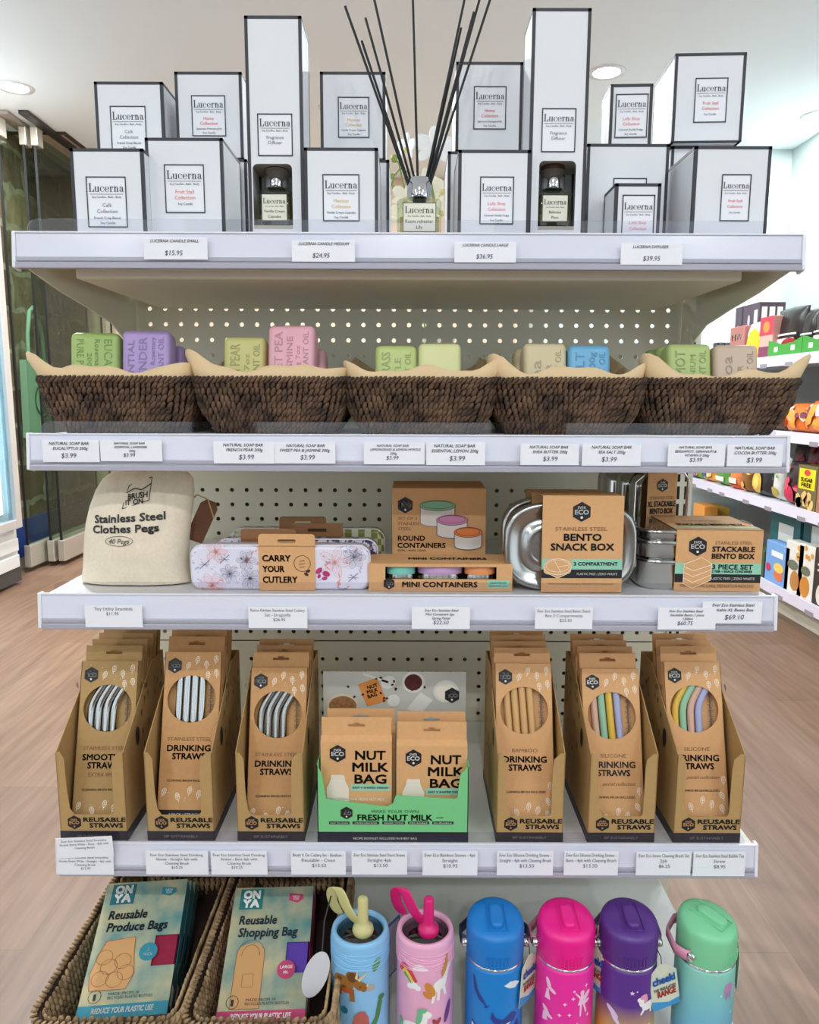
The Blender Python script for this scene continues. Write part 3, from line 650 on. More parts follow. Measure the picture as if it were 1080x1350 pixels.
def basket_mesh(root, W, Dp, w, d, h, ncol, nrow, m, floor_z=.004, inner=False):
    st = MB(); st2 = MB(); top = rrect(W, Dp, .025, ncol); bot = rrect(w, d, .02, ncol)
    pr = 2*(W+Dp)/ncol
    for j in range(ncol):
        a, b = Vector((bot[j][0], bot[j][1], .002)), Vector((top[j][0], top[j][1], h-.004)); nrm = Vector((top[j][2], top[j][3], -.35)).normalized()
        up = (b-a).normalized(); tg = nrm.cross(up).normalized()
        for k in range(nrow):
            t = (k+.5+jit(.12))/nrow; c = a.lerp(b, t) + nrm*(.0012+jit(.0011)) + tg*jit(.0004)
            bulge = nrm*(.006*math.sin(math.pi*t)); c += bulge
            tilt = -.34+.12*math.sin(j*.9)+jit(.14); ax = up*math.cos(tilt)+tg*math.sin(tilt); bx = tg*math.cos(tilt)-up*math.sin(tilt)
            L = (b-a).length/nrow
            st.ell(c, bx*pr*.44, nrm*.0027, ax*L*.8, 6, 4)
            if inner:
                c2 = a.lerp(b, t) - nrm*.009 + tg*jit(.0005); st2.ell(c2, bx*pr*.44, nrm*.0025, ax*L*.8, 6, 4)
    st.build('woven_wall', m, root)
    if inner: st2.build('inner_weave', m, root)
    sh = MB(); n = ncol//2
    P, Q = [(x, y) for x, y, _, _ in top[::2]], [(x, y) for x, y, _, _ in bot[::2]]
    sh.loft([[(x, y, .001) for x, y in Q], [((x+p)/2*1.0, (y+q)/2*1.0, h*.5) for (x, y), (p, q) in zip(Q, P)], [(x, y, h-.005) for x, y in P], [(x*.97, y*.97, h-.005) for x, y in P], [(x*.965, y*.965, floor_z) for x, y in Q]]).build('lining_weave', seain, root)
    rm = MB(); nr = int(ncol*1.2); R = rrect(W+.004, Dp+.004, .027, nr)
    for x, y, nx, ny in R:
        tg = Vector((-ny, nx, 0)); up = Vector((0,0,1)); n_ = Vector((nx, ny, 0)); ax = (tg*.8+up*.75).normalized(); bx = n_
        rm.ell((x, y, h-.002+jit(.0006)), ax.cross(bx)*.0026, bx*.0048, ax*.0068, 6, 4)
    rm.build('rim', m, root)
BASK = [(38,252),(250,456),(456,658),(650,863),(855,1068)]
blabs = ['lavender and eucalyptus soaps at the left end','yellow pear and pink sweet pea soaps','pale green and lemon soaps in the middle','cream and blue soaps','green and cocoa soaps at the right end']
proto = None; BX = []
for i, (x0, x1) in enumerate(BASK):
    a, b = at(x0, 505, .93), at(x1, 505, .93); cx = (a.x+b.x)/2; BX.append(cx)
    lb = 'dark woven seagrass basket holding '+blabs[i]
    loc = (cx, CY+.93+.11, Z2+.0005)
    if not proto:
        proto = thing('seagrass_basket', lb, 'basket', loc, (0,0,0), 'seagrass baskets on the second shelf')
        basket_mesh(proto, .188, .215, .142, .165, .068, 112, 8, sea)
    else: copy_tree(proto, lb, loc, (0, 0, jit(.03)))
kp = mat('kraft paper sheet', (232, 202, 158), .75, nz=.06, ns=30)
def liner(cx, i):
    N = 120; P = rrect(.178, .205, .03, N); B = rrect(.132, .15, .02, N); m = MB(); loops = []
    rnd = random.Random(11+i); pk = [rnd.uniform(.2, .75), rnd.uniform(.2, .75), rnd.uniform(.5, .9), rnd.uniform(.5, .9)]; pk[0] = [1.25, .95, .4, .8, .75][i]; pk[1] = [.35, .3, .85, .3, 1.1][i]; ph = [rnd.uniform(0, 6) for _ in range(3)]
    L0 = [(x, y, .0075) for x, y, _, _ in B]; L1 = [(x, y, .052) for x, y, _, _ in P]; L2 = []; L3 = []
    for k, (x, y, nx, ny) in enumerate(P):
        fx, fy = abs(x)/.089, abs(y)/.1025
        cor = min(1, max(0, (fx+fy-1.66)/.18)); c = pk[(x > 0)+2*(y > 0)]
        hgt = .012+.004*math.sin(x*55+ph[0])+.002*math.sin(x*120+ph[2])+.003*math.sin(y*70+ph[1])+cor**2.2*.03*c
        if y > 0 and fy > .9: hgt += .006
        out = .006+cor*.02*c; L2.append((x+nx*out*.4, y+ny*out*.3, .068)); L3.append((x+nx*out, y+ny*out*.4, .068+hgt-.002))
    m.loft([L0, L1, L2, L3], True, False); m.add(L0, [tuple(range(N))])
    o = m.build('paper_liner', kp, None, solid=.0005)
    o.location = (cx, CY+.93+.11, Z2+.0005); return o
plabs = ['under the green and lavender soaps, a tall corner at the left','under the pear and sweet pea soaps','under the lemongrass and lemon soaps in the middle','under the shea and sea salt soaps','under the cocoa soap, a corner reaching right over the aisle']
for i in range(5): tag(liner(BX[i], i), 'kraft paper basket liner '+plabs[i], 'paper liner', 'kraft paper basket liners')
# soaps
def soap_mesh(w, h, d):
    bm = bmesh.new(); bmesh.ops.create_cube(bm, size=1)
    for v in bm.verts:
        v.co = Vector((v.co.x*w, v.co.y*d, v.co.z*h))
    bmesh.ops.bevel(bm, geom=bm.edges[:]+bm.verts[:], offset=.009, segments=5, profile=.6, affect='EDGES')
    me = bpy.data.meshes.new('soap'); bm.to_mesh(me); bm.free()
    for p in me.polygons: p.use_smooth = True
    return me
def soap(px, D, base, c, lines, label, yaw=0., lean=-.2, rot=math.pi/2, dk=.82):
    x0, x1, yt = px; cx, w, h = fit(x0, x1, yt, D, Z2); H = .098; d = .036
    rz = Z2+h-H*math.cos(lean)*1.0
    r = thing('soap_bar', label, 'soap bar', (cx, CY+D+.018+H/2*math.sin(-lean)*-1+.0, rz+H/2*math.cos(lean)), (lean, 0, yaw), 'soap bars in the seagrass baskets')
    me = soap_mesh(w*.98, H, d); m0 = mat('soap '+base, c, .42, nz=.05, ns=25); me.materials.append(m0)
    o = bpy.data.objects.new('bar', me); COL.objects.link(o); o.parent = r
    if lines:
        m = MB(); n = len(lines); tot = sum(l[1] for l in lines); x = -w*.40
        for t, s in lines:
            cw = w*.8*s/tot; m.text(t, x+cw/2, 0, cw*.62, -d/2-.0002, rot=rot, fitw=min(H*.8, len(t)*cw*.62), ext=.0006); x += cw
        m.build('embossed_lettering', mat('soap lettering '+base, tuple(v*dk for v in c), .5), r)  # darker tone puts the shadow of the raised letters into their colour
    return r
SD_ = .985
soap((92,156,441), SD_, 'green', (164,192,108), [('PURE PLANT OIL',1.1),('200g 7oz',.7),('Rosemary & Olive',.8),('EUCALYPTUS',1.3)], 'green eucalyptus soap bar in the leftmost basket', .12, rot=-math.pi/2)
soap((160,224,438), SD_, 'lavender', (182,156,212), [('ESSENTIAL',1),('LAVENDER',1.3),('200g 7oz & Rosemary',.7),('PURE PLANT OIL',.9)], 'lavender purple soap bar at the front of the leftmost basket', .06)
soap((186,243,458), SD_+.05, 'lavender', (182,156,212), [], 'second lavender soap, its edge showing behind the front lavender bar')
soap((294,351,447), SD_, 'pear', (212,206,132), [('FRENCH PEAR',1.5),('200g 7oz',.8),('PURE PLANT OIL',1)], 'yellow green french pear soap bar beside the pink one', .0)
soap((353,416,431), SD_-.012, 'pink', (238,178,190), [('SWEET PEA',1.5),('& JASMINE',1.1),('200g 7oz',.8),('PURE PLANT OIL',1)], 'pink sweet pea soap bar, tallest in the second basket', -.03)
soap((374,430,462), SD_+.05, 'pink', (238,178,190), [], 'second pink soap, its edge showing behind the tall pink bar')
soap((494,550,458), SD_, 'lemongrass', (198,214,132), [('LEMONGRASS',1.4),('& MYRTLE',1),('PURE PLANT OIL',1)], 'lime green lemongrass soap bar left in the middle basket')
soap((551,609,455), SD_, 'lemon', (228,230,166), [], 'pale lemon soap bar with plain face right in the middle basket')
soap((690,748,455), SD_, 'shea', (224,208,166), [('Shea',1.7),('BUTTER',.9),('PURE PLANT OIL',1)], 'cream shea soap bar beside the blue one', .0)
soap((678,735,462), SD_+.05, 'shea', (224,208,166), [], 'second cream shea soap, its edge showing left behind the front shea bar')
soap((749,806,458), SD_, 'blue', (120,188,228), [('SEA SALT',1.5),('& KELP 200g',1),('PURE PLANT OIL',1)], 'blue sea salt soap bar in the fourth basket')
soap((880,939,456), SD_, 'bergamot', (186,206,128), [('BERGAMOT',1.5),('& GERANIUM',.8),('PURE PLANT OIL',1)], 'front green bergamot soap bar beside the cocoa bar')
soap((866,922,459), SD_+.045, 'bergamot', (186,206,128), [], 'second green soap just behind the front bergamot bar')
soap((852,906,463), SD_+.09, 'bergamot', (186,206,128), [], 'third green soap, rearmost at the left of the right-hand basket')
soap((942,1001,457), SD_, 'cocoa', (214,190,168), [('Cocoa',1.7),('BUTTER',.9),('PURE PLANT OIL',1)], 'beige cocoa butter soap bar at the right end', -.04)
# ---------------------------------------------------------------- third shelf
def hexlogo(mk, mw, cx, cz, r, y=-.0004):
    mk.poly([(cx+r*math.cos(math.radians(a)), cz+r*math.sin(math.radians(a))) for a in range(30, 390, 60)], y)
    mw.text('EVER', cx, cz+r*.42, r*.26, y-.0003, bold=.02, fitw=r*.8); mw.text('ECO', cx, cz-r*.02, r*.46, y-.0003, bold=.03, fitw=r*1.35)
    mw.disc(cx, cz-r*.56, r*.13, y=y-.0003, n=8)
def leaf(m, cx, cz, s, a, y=-.0004):
    m.ring(cx, cz, s*.62, s, s*.17, y, 12, a); ca, sa = math.cos(a), math.sin(a)
    def P(u, v): return (cx+u*ca-v*sa, cz+u*sa+v*ca)
    m.line([P(0, s*.75), P(0, -s*1.5)], s*.16, y)
    for v in (-.3, .15): m.line([P(-s*.4, v*s+s*.3), P(0, v*s), P(s*.4, v*s+s*.3)], s*.13, y)
# cloth peg bag
A0 = at(92, 778, .93); A1 = at(241, 778, .93); BW = (A1.x-A0.x)/2; bagc = (A0.x+A1.x)/2; bagH = .152
OUTL = [(0,-1,1), (.03,-1.01,1.0), (.15,-.97,.97), (.35,-.93,.985), (.5,-.9,1.02), (.65,-.83,1.06), (.78,-.73,1.08), (.88,-.6,1.06), (.94,-.42,.95), (1.0,-.3,.7)]
def outl(t):
    for (a, l, r), (b, l2, r2) in zip(OUTL, OUTL[1:]):
        if t <= b: f = (t-a)/(b-a); return l+(l2-l)*f, r+(r2-r)*f
    return OUTL[-1][1:]
def bag_y(x, z):
    t = max(0, min(1, z/bagH)); l, r = outl(t); u = (x/BW-l)/(r-l)*2-1; u = max(-1, min(1, u))
    th = .034*(1-abs(u)**2.6)**.6*(math.sin(math.pi*min(1, t*.85+.16)))**.6
    wr = .0022*noise.noise(Vector((x*38, z*30, 3)))+.0014*noise.noise(Vector((x*95, z*60, 7)))*(1+2*t*t)
    return -(th+wr*(1-u*u)) + .02*t*t
cloth = mat('calico cloth', (240, 226, 202), .9, nz=.08, ns=260, bump=.25)
bag = thing('peg_bag', 'cream calico drawstring bag of clothes pegs at the left end of the third shelf', 'cloth bag', (bagc, CY+.968, Z3+.002))
NU, NV = 44, 40
def side(sgn):
    vs = []
    for j in range(NV+1):
        t = j/NV; l, r = outl(t)
        for i in range(NU+1):
            x = (l+(r-l)*i/NU)*BW; y = bag_y(x, t*bagH); c = .02*t*t
            vs.append((x, y if sgn < 0 else 2*c-y, t*bagH))
    return vs
m = MB(); F = [(j*(NU+1)+i, j*(NU+1)+i+1, (j+1)*(NU+1)+i+1, (j+1)*(NU+1)+i) for j in range(NV) for i in range(NU)]
m.add(side(-1), F, True); m.add(side(1), F, True); m.build('cloth_body', cloth, bag, fixn=2)
m = MB(); m.fn = lambda p: Vector((p.x, bag_y(p.x, p.z)+p.y-.0007, p.z))
def bp(x, y):
    q = at(x, y, .94); return (q.x-bagc, q.z-Z3-.002)
m.line([bp(158,672), bp(161,643), bp(190,632), bp(192,661), bp(158,672)], .0009); m.line([bp(160,652), bp(170,646), bp(180,648), bp(191,640)], .0012)
x, z = bp(176,655); m.text('BRUSH', x, z, .0068, bold=.03, rot=.14, fitw=.024); x, z = bp(173,663); m.text('IT ON', x, z, .0062, bold=.03, rot=.12, fitw=.022)
x, z = bp(168,683); m.text('Stainless Steel', x, z, .0095, bold=.035, rot=.06, fitw=.09); x, z = bp(164,697); m.text('Clothes Pegs', x, z, .0095, bold=.035, rot=.04, fitw=.085)
x, z = bp(158,713); m.text('40 Pegs', x, z, .0062, ital=.3, rot=.03); m.ring(x, z, .018, .0065, .0006, n=32, a=.03)
m.build('lettering', blk, bag)
tagm = mat('brown swing tag', (120, 78, 52), .7)
sw = MB(); sw.M = Matrix.Translation((BW*1.13, .03, .075)) @ Matrix.Rotation(.45, 4, 'Y') @ Matrix.Rotation(.35, 4, 'Z')
sw.prism([(-.012,-.03),(.012,-.03),(.012,.022),(.006,.03),(-.006,.03),(-.012,.022)], 0, .0012); sw.build('swing_tag', tagm, bag)
MB().tube([(BW*.9, .02, .1), (BW*1.1, .018, .112), (BW*1.28, .022, .105), (BW*1.36, .026, .08)], .001, 6).build('drawstring', mat('jute string', (190, 160, 110), .8), bag)
# cutlery tins
def rbox(m, w, h, d, q, n=8, z0=0.):
    """rounded-corner flat tin standing upright: rounded rectangle in XZ, depth along Y"""
    def L(s, y):
        o = []
        for cx, cz, a0 in ((w/2-q, h-q, 0), (-w/2+q, h-q, 90), (-w/2+q, q, 180), (w/2-q, q, 270)):
            for i in range(n+1): a = math.radians(a0+90*i/n); o.append((cx+(q-s)*math.cos(a), y, z0+cz+(q-s)*math.sin(a)))
        return o
    return m.loft([L(.003, d), L(0, d-.002), L(0, .003), L(.0012, .001), L(.0035, 0)])
def floral(name, basec, spots):
    m = bpy.data.materials.new(name); m.use_nodes = True; nt = m.node_tree; b = nt.nodes['Principled BSDF']; tc = nt.nodes.new('ShaderNodeTexCoord'); last = None
    for sc, c, th, seed in spots:
        mp = nt.nodes.new('ShaderNodeMapping'); mp.inputs['Location'].default_value = (seed, seed*.7, 0); v = nt.nodes.new('ShaderNodeTexNoise'); v.inputs['Scale'].default_value = sc; v.inputs['Detail'].default_value = 3; v.inputs['Distortion'].default_value = 1.5
        r = nt.nodes.new('ShaderNodeValToRGB'); e = r.color_ramp.elements; e[0].position = th; e[0].color = (0,0,0,1); e[1].position = th+.03; e[1].color = (1,1,1,1)
        nt.links.new(tc.outputs['Object'], mp.inputs[0]); nt.links.new(mp.outputs[0], v.inputs['Vector']); nt.links.new(v.outputs[0], r.inputs[0])
        mx = nt.nodes.new('ShaderNodeMix'); mx.data_type = 'RGBA'; nt.links.new(r.outputs[0], mx.inputs[0]); mx.inputs[7].default_value = RGB(*c)
        if last: nt.links.new(last, mx.inputs[6])
        else: mx.inputs[6].default_value = RGB(*basec)
        last = mx.outputs[2]
    nt.links.new(last, b.inputs['Base Color']); b.inputs['Roughness'].default_value = .28; return m
def tin(x0, x1, yt, D, m, label, sx0, sx1, syt, plain, extra=None, z0=Z3):
    cx, w, h = fit(x0, x1, yt, D, Z3); r = thing('cutlery_tin', label, 'cutlery tin', (cx, CY+D, Z3+.0005), (0,0,0), 'cutlery tins with kraft sleeves')
    d = .03; b = MB(); rbox(b, w, h, d, .014); o = b.build('tin_body', m, r)
    e = MB(); 
    def L(y, s):
        q = .014; p = []
        for ccx, ccz, a0 in ((w/2-q, h-q, 0), (-w/2+q, h-q, 90), (-w/2+q, q, 180), (w/2-q, q, 270)):
            for i in range(9): a = math.radians(a0+90*i/8); p.append((ccx+(q+s)*math.cos(a), y, ccz+(q+s)*math.sin(a)))
        return p
    pts = L(.006, .0004); e.tube(pts+[pts[0]], .0011, 6, False); e.build('lid_bead', mat('tin rim white', (225, 222, 232), .3), r)
    a, s = at(sx0, syt, D-.002), at(sx1, syt, D-.002); sw, sh, sc = s.x-a.x, a.z-Z3-.0005, (a.x+s.x)/2-cx
    q = .004; hw, hh, hz = .0115, .0022, sh-.009
    k = MB(); k.M = Matrix.Translation((sc, 0, 0)); y0, y1 = -.0016, -.0008
    def half(sg):
        P = [(sg*sw/2, h), (sg*sw/2, sh-q), (sg*(sw/2-q*.3), sh-q*.3), (sg*(sw/2-q), sh), (0, sh), (0, hz+hh), (sg*(hw-hh), hz+hh), (sg*(hw-.0006), hz+.0016), (sg*hw, hz), (sg*(hw-.0006), hz-.0016), (sg*(hw-hh), hz-hh), (0, hz-hh), (0, h)]
        k.prism(P if sg > 0 else P[::-1], y0, y1)
    half(1); half(-1)
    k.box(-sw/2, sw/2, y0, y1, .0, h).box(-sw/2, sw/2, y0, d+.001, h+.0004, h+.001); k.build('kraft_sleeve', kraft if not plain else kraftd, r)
    return r, sc, sw, h
t1 = floral('white floral tin print', (232, 228, 242), [(70,(190,182,214),.62,1),(90,(236,160,140),.66,5),(110,(110,104,130),.69,9),(60,(170,196,206),.69,12)])
t2 = floral('dark floral tin print', (206, 200, 214), [(120,(60,48,84),.5,3),(90,(120,60,100),.64,8)])
def gingham():
    m = bpy.data.materials.new('olive gingham tin print'); m.use_nodes = True; nt = m.node_tree; b = nt.nodes['Principled BSDF']; tc = nt.nodes.new('ShaderNodeTexCoord'); mp = nt.nodes.new('ShaderNodeMapping'); mp.inputs['Location'].default_value = (.001, .5, .001)
    c = nt.nodes.new('ShaderNodeTexChecker'); c.inputs['Scale'].default_value = 110; c.inputs[1].default_value = RGB(134, 136, 66); c.inputs[2].default_value = RGB(206, 208, 180)
    nt.links.new(tc.outputs['Object'], mp.inputs[0]); nt.links.new(mp.outputs[0], c.inputs[0]); nt.links.new(c.outputs[0], b.inputs['Base Color']); b.inputs['Roughness'].default_value = .3; return m
r, sc, sw, h = tin(250,487,721, .93, t1, 'front cutlery tin with white floral lid and lettered kraft sleeve', 340,415,704, False)
m = MB(); y = -.0021; m.M = Matrix.Translation((sc, 0, 0))
for i, t in enumerate(('CARRY','YOUR','CUTLERY')): m.text(t, -sw*.43+(.0,.0,.0)[i]+[.0175,.0135,.0215][i], h*(.74-.245*i), .0078, y, bold=.035, fitw=[.035,.027,.043][i])
m.ring(sw*.27, h*.62, .0105, .0105, .0006, y, 24)
for i, t in enumerate(('REUSE','REPEAT','AGAIN')): m.text(t, sw*.27, h*(.68-.07*i), .0017, y, w=.014, rot=.15)
m.disc(sw*.37, h*.44, .0035, .0018, y, 10, .5); m.disc(sw*.34, h*.37, .0032, .0017, y, 10, -.5); m.build('lettering', mat('dark brown ink', (70, 48, 32), .6), r)
def flowerline(m, cx, cz, s, n=5, y=-.0006):
    for k in range(n):
        a = 2*math.pi*k/n; m.ring(cx+s*.55*math.cos(a), cz+s*.55*math.sin(a), s*.52, s*.3, .00035, y, 14, a); m.ring(cx+s*.5*math.cos(a), cz+s*.5*math.sin(a), s*.4, s*.16, .0002, y, 12, a); m.line([(cx, cz), (cx+s*.8*math.cos(a), cz+s*.8*math.sin(a))], .0003, y)
def tp(x, y): q = at(x, y, .93); return q.x-r.location.x, q.z-Z3
m = MB(); flowerline(m, *tp(441,742), .019); flowerline(m, *tp(280,772), .016, 6); flowerline(m, *tp(285,728), .013); m.build('flower_print', mat('coral line print', (236, 128, 100), .5), r)
m = MB(); flowerline(m, *tp(303,757), .012, 7); flowerline(m, *tp(330,763), .013, 8); flowerline(m, *tp(467,735), .014, 7); flowerline(m, *tp(325,739), .012, 6)
for (x, y_) in ((296,738),(466,762),(270,745)):
    a, b = tp(x, y_); m.line([(a-.006,b-.005),(a+.006,b+.006)], .0008, -.0006); m.line([(a-.004,b+.004),(a+.001,b),(a+.004,b-.003)], .0005, -.0006); m.line([(a-.007,b),(a+.006,b)], .0004, -.0006)
m.build('insect_print', mat('grey line print', (108, 104, 126), .5), r)
m = MB(); a, b = tp(425,757); m.disc(a-.004,b+.004,.005,.0032,-.0006,12,.8); m.disc(a+.005,b,.005,.0036,-.0006,12,-.4); m.disc(a+.003,b-.006,.0035,.0022,-.0006,12,.2); m.disc(a-.004,b-.003,.003,.002,-.0006,12,1.2); m.build('butterfly_print', mat('magenta print', (188, 52, 112), .5), r)
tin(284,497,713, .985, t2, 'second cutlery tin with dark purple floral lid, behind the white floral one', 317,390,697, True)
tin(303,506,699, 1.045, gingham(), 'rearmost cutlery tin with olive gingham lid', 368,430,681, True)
k = at(385,690,1.02); k2 = at(452,690,1.02); W = k2.x-k.x
tg = MB(); tg.M = Matrix.Translation(((k.x+k2.x)/2, CY+1.02, Z3+.0005)); H = k.z-Z3
tg.box(-W/2, -.013, 0, .001, 0, H).box(.013, W/2, 0, .001, 0, H).box(-.013, .013, 0, .001, 0, H-.012).box(-.013, .013, 0, .001, H-.007, H).box(-W/2, W/2, .001, .008, 0, .001)
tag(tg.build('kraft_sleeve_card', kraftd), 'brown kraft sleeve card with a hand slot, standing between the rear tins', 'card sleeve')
# round containers carton
cx, w, h = fit(517,642,644, 1.03, Z3)
r = thing('container_carton', 'kraft carton picturing three round containers, behind the mini containers box', 'carton', (cx, CY+1.03, Z3+.0005))
MB().box(-w/2, w/2, 0, .09, 0, h).build('carton', kraft, r, .0008, 1)
mk, mw = MB(), MB(); hexlogo(mk, mw, -w*.36, h*.80, .0115)
lb = MB()
for i, t in enumerate(('SET OF 3','STAINLESS','STEEL')): lb.text(t, -w*.44+.0005+[.013,.0148,.009][i], h*(.645-.062*i), .0042, fitw=[.026,.0296,.018][i])
lb.build('thin_lettering', mat('brown ink', (128, 92, 60), .6), r)
mk.text('ROUND', -w*.44+.019, h*.41, .0068, bold=.03, fitw=.037); mk.text('CONTAINERS', -w*.44+.033, h*.325, .0068, bold=.03, fitw=.066); mk.text('200ML | 400ML | 500ML', -w*.44+.02, h*.265, .0026, fitw=.04)
for n, (x0, x1, ya, yb, c) in enumerate(((553,601,660,694,(140,190,150)),(575,617,679,709,(214,140,180)),(598,636,695,724,(240,134,66)))):
    p, q = at(x0, yb, 1.03), at(x1, ya, 1.03); X0, X1, Za, Zb = p.x-cx, q.x-cx, p.z-Z3, q.z-Z3; xm, rr = (X0+X1)/2, (X1-X0)/2; yy = -.0004-.0008*n
    b = MB(); b.poly([(xm+rr*.95*math.cos(a), Za+.005+.006*math.sin(a)) for a in [math.pi+math.pi*i/12 for i in range(13)]]+[(xm+rr*.95, Zb-.008), (xm-rr*.95, Zb-.008)], yy); b.build('printed_bowl', mat('bowl print', (236, 228, 222), .6), r)
    l = MB(); l.disc(xm, Zb-.0075, rr, .0075, yy-.0002, 28); l.build('printed_lid', mat('lid print %d' % n, c, .6), r)
    mk.ring(xm, Zb-.0075, rr, .0075, .0006, yy-.0004, 28); mk.ring(xm, Zb-.0065, rr*.85, .0055, .0005, yy-.0004, 28); mk.line([(xm-rr*.95, Zb-.009), (xm-rr*.95, Za+.005)], .0006, yy-.0004); mk.line([(xm+rr*.95, Zb-.009), (xm+rr*.95, Za+.005)], .0006, yy-.0004); mk.ring(xm, Za+.005, rr*.95, .006, .0006, yy-.0004, 20, 0, .5, 1)
mk.build('lettering', blk, r); mw.build('white_print', wht, r)
# mini containers
cx, w, h = fit(486,676,745, .928, Z3); r = thing('mini_container_pack', 'low kraft pack with a window onto three pastel lidded jars', 'container pack', (cx, CY+.928, Z3+.0005)); d = .06; t = .001
def px2(x, y): q = at(x, y, .928); return q.x-cx, q.z-Z3
(a, zb), (b, zt_) = px2(508, 764), px2(655, 746)
m = MB().box(-w/2, a, 0, t, 0, h).box(b, w/2, 0, t, 0, h).box(a, b, 0, t, 0, zb).box(a, b, 0, t, min(zt_, h-.003), h).box(-w/2, -w/2+t, t, d, 0, h).box(w/2-t, w/2, t, d, 0, h).box(-w/2, w/2, d-t, d, 0, h).box(-w/2, w/2, t, d, 0, t)
m.box(-w/2, w/2, 0, d, h, h+t); m.build('carton', kraft, r)
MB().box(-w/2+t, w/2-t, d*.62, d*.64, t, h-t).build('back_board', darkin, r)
mk, mw = MB(), MB(); hexlogo(mk, mw, px2(513,773)[0], .0095, .0078); x, z = px2(580,775); mk.text('MINI CONTAINERS', x, .0085, .0068, bold=.035, fitw=.094)
mk.M = Matrix.Translation((0, 0, h+t)) @ Matrix.Rotation(-math.pi/2, 4, 'X'); mk.text('MINI CONTAINERS', .01, .03, .012, bold=.03, fitw=.1); mk.M = Matrix.Identity(4)
mk.build('lettering', blk, r); mw.build('white_print', wht, r)
MB().text('STAINLESS STEEL', px2(578,766)[0], .0185, .003, fitw=.05).build('thin_lettering', MATS['brown ink'], r)
x, z = px2(657,775); m = MB(); m.rect(x-.014, x+.014, .004, .014); m.build('mint_badge', minty, r); MB().text('LEAK PROOF', x, .0108, .0022, -.0008, fitw=.02).text('SILICONE LIDS', x, .0068, .0022, -.0008, fitw=.024).build('badge_lettering', blk, r)
for n, (x0, x1, c) in enumerate(((509,548,(126,206,190)),(550,612,(206,164,206)),(613,655,(236,152,96)))):
    (xa, _), (xb, _) = px2(x0, 755), px2(x1, 755); rr = min((xb-xa)/2*.97, .0285); lc = ['mint lidded','lilac lidded','orange lidded'][n]
    j = thing('mini_jar', 'small steel jar with %s top in the window of the low kraft pack' % lc.split()[0], 'jar', (cx+(xa+xb)/2, CY+.928+.004+rr*.55, Z3+.0016), (0,0,0), 'mini jars in the low kraft pack')
    MB().lathe([(rr*.86, 0), (rr*.86, h*.58), (rr*.84, h*.6), (.0001, h*.6)], 32).build('jar_body', steelb, j)
    MB().lathe([(rr*.98, h*.55), (rr, h*.57), (rr, h*.82), (rr*.95, h*.86), (.0001, h*.86)], 36).build('lid', mat('silicone '+lc, c, .45), j)
    j.scale = (1, .55, 1)
# bento snack box
def stad(w, h, s, y, n=48, e=.62):
    o = []
    for i in range(n): a = 2*math.pi*i/n; c, q = math.cos(a), math.sin(a); o.append(((w/2-s)*math.copysign(abs(c)**e, c), y, h/2+(h/2-s)*math.copysign(abs(q)**e, q)))
    return o
def snack_box(px, D, label, sleeve, yaw=0.):
    x0, x1, yt = px; cx, w, h = fit(x0, x1, yt, D, Z3); r = thing('bento_snack_box', label, 'lunch box', (cx, CY+D, Z3+.001), (-.04, 0, yaw), 'oval steel lunch boxes')
    MB().loft([stad(w,h,.010,.045), stad(w,h,.003,.042), stad(w,h,.003,.012), stad(w,h,.0,.010), stad(w,h,.0,.005), stad(w,h,.0025,.003), stad(w,h,.006,.0035), stad(w,h,.012,.0065), stad(w,h,.018,.0095), stad(w,h,.0225,.0095), stad(w,h,.026,.0055), stad(w,h,.030,.0035), stad(w,h,.034,.0045)]).build('steel_body', steelb, r)
    a, b = sleeve[0], sleeve[1]; A, B = at(a, sleeve[2], D-.004), at(b, sleeve[2], D-.004); sw, sh, sc = B.x-A.x, A.z-Z3-.001, (A.x+B.x)/2-cx
    m = MB(); m.M = Matrix.Translation((sc, 0, 0)); y0 = -.0045
    m.box(-sw/2, sw/2, y0, y0+.0008, 0, sh).box(-sw/2, sw/2, y0+.0008, .05, sh-.0008, sh).box(-sw/2, sw/2, .0492, .05, 0, sh).box(-sw/2, sw/2, y0+.0008, .05, 0, .0008); s = m.build('kraft_sleeve', kraft, r)
    return r, sc, sw, sh, y0
snack_box((664,832,656), .985, 'rear oval steel lunch box, its rim and kraft top showing behind the front one', (702,800,650))
r, sc, sw, sh, y0 = snack_box((668,845,664), .925, 'front oval steel lunch box in a lettered kraft sleeve', (717,825,654))
def ever_front(r, w, h, y, hexpos, hr, thin, bolds, mid, tail, foot, M=None, ih=None):
    """print of an eco lunch-box sleeve; positions are fractions of w, h"""
    mk, mw, mt, mm = MB(), MB(), MB(), MB()
    for q in (mk, mw, mt, mm): q.M = M or Matrix.Identity(4)
    hexlogo(mk, mw, hexpos[0]*w, hexpos[1]*h, hr, y-.0003)
    mm.rect(-w/2, w/2, mid[0]*h, mid[1]*h, y-.0003); mk.rect(-w/2, w/2, tail[0]*h, tail[1]*h, y-.0003)
    for t, cx, cz, s, fw in thin: mt.text(t, cx*w, cz*h, s, y-.0005, fitw=fw*w)
    for t, cx, cz, s, fw in bolds: mk.text(t, cx*w, cz*h, s, y-.0007, bold=.035, fitw=fw*w)
    for t, cx, cz, s, fw in foot: mw.text(t, cx*w, cz*h, s, y-.0007, bold=.02, fitw=fw*w)
    mk.build('lettering', blk, r); mw.build('white_print', wht, r); mt.build('thin_lettering', MATS['brown ink'], r); mm.build('mint_band', minty, r)
Mx = Matrix.Translation((sc, 0, 0))
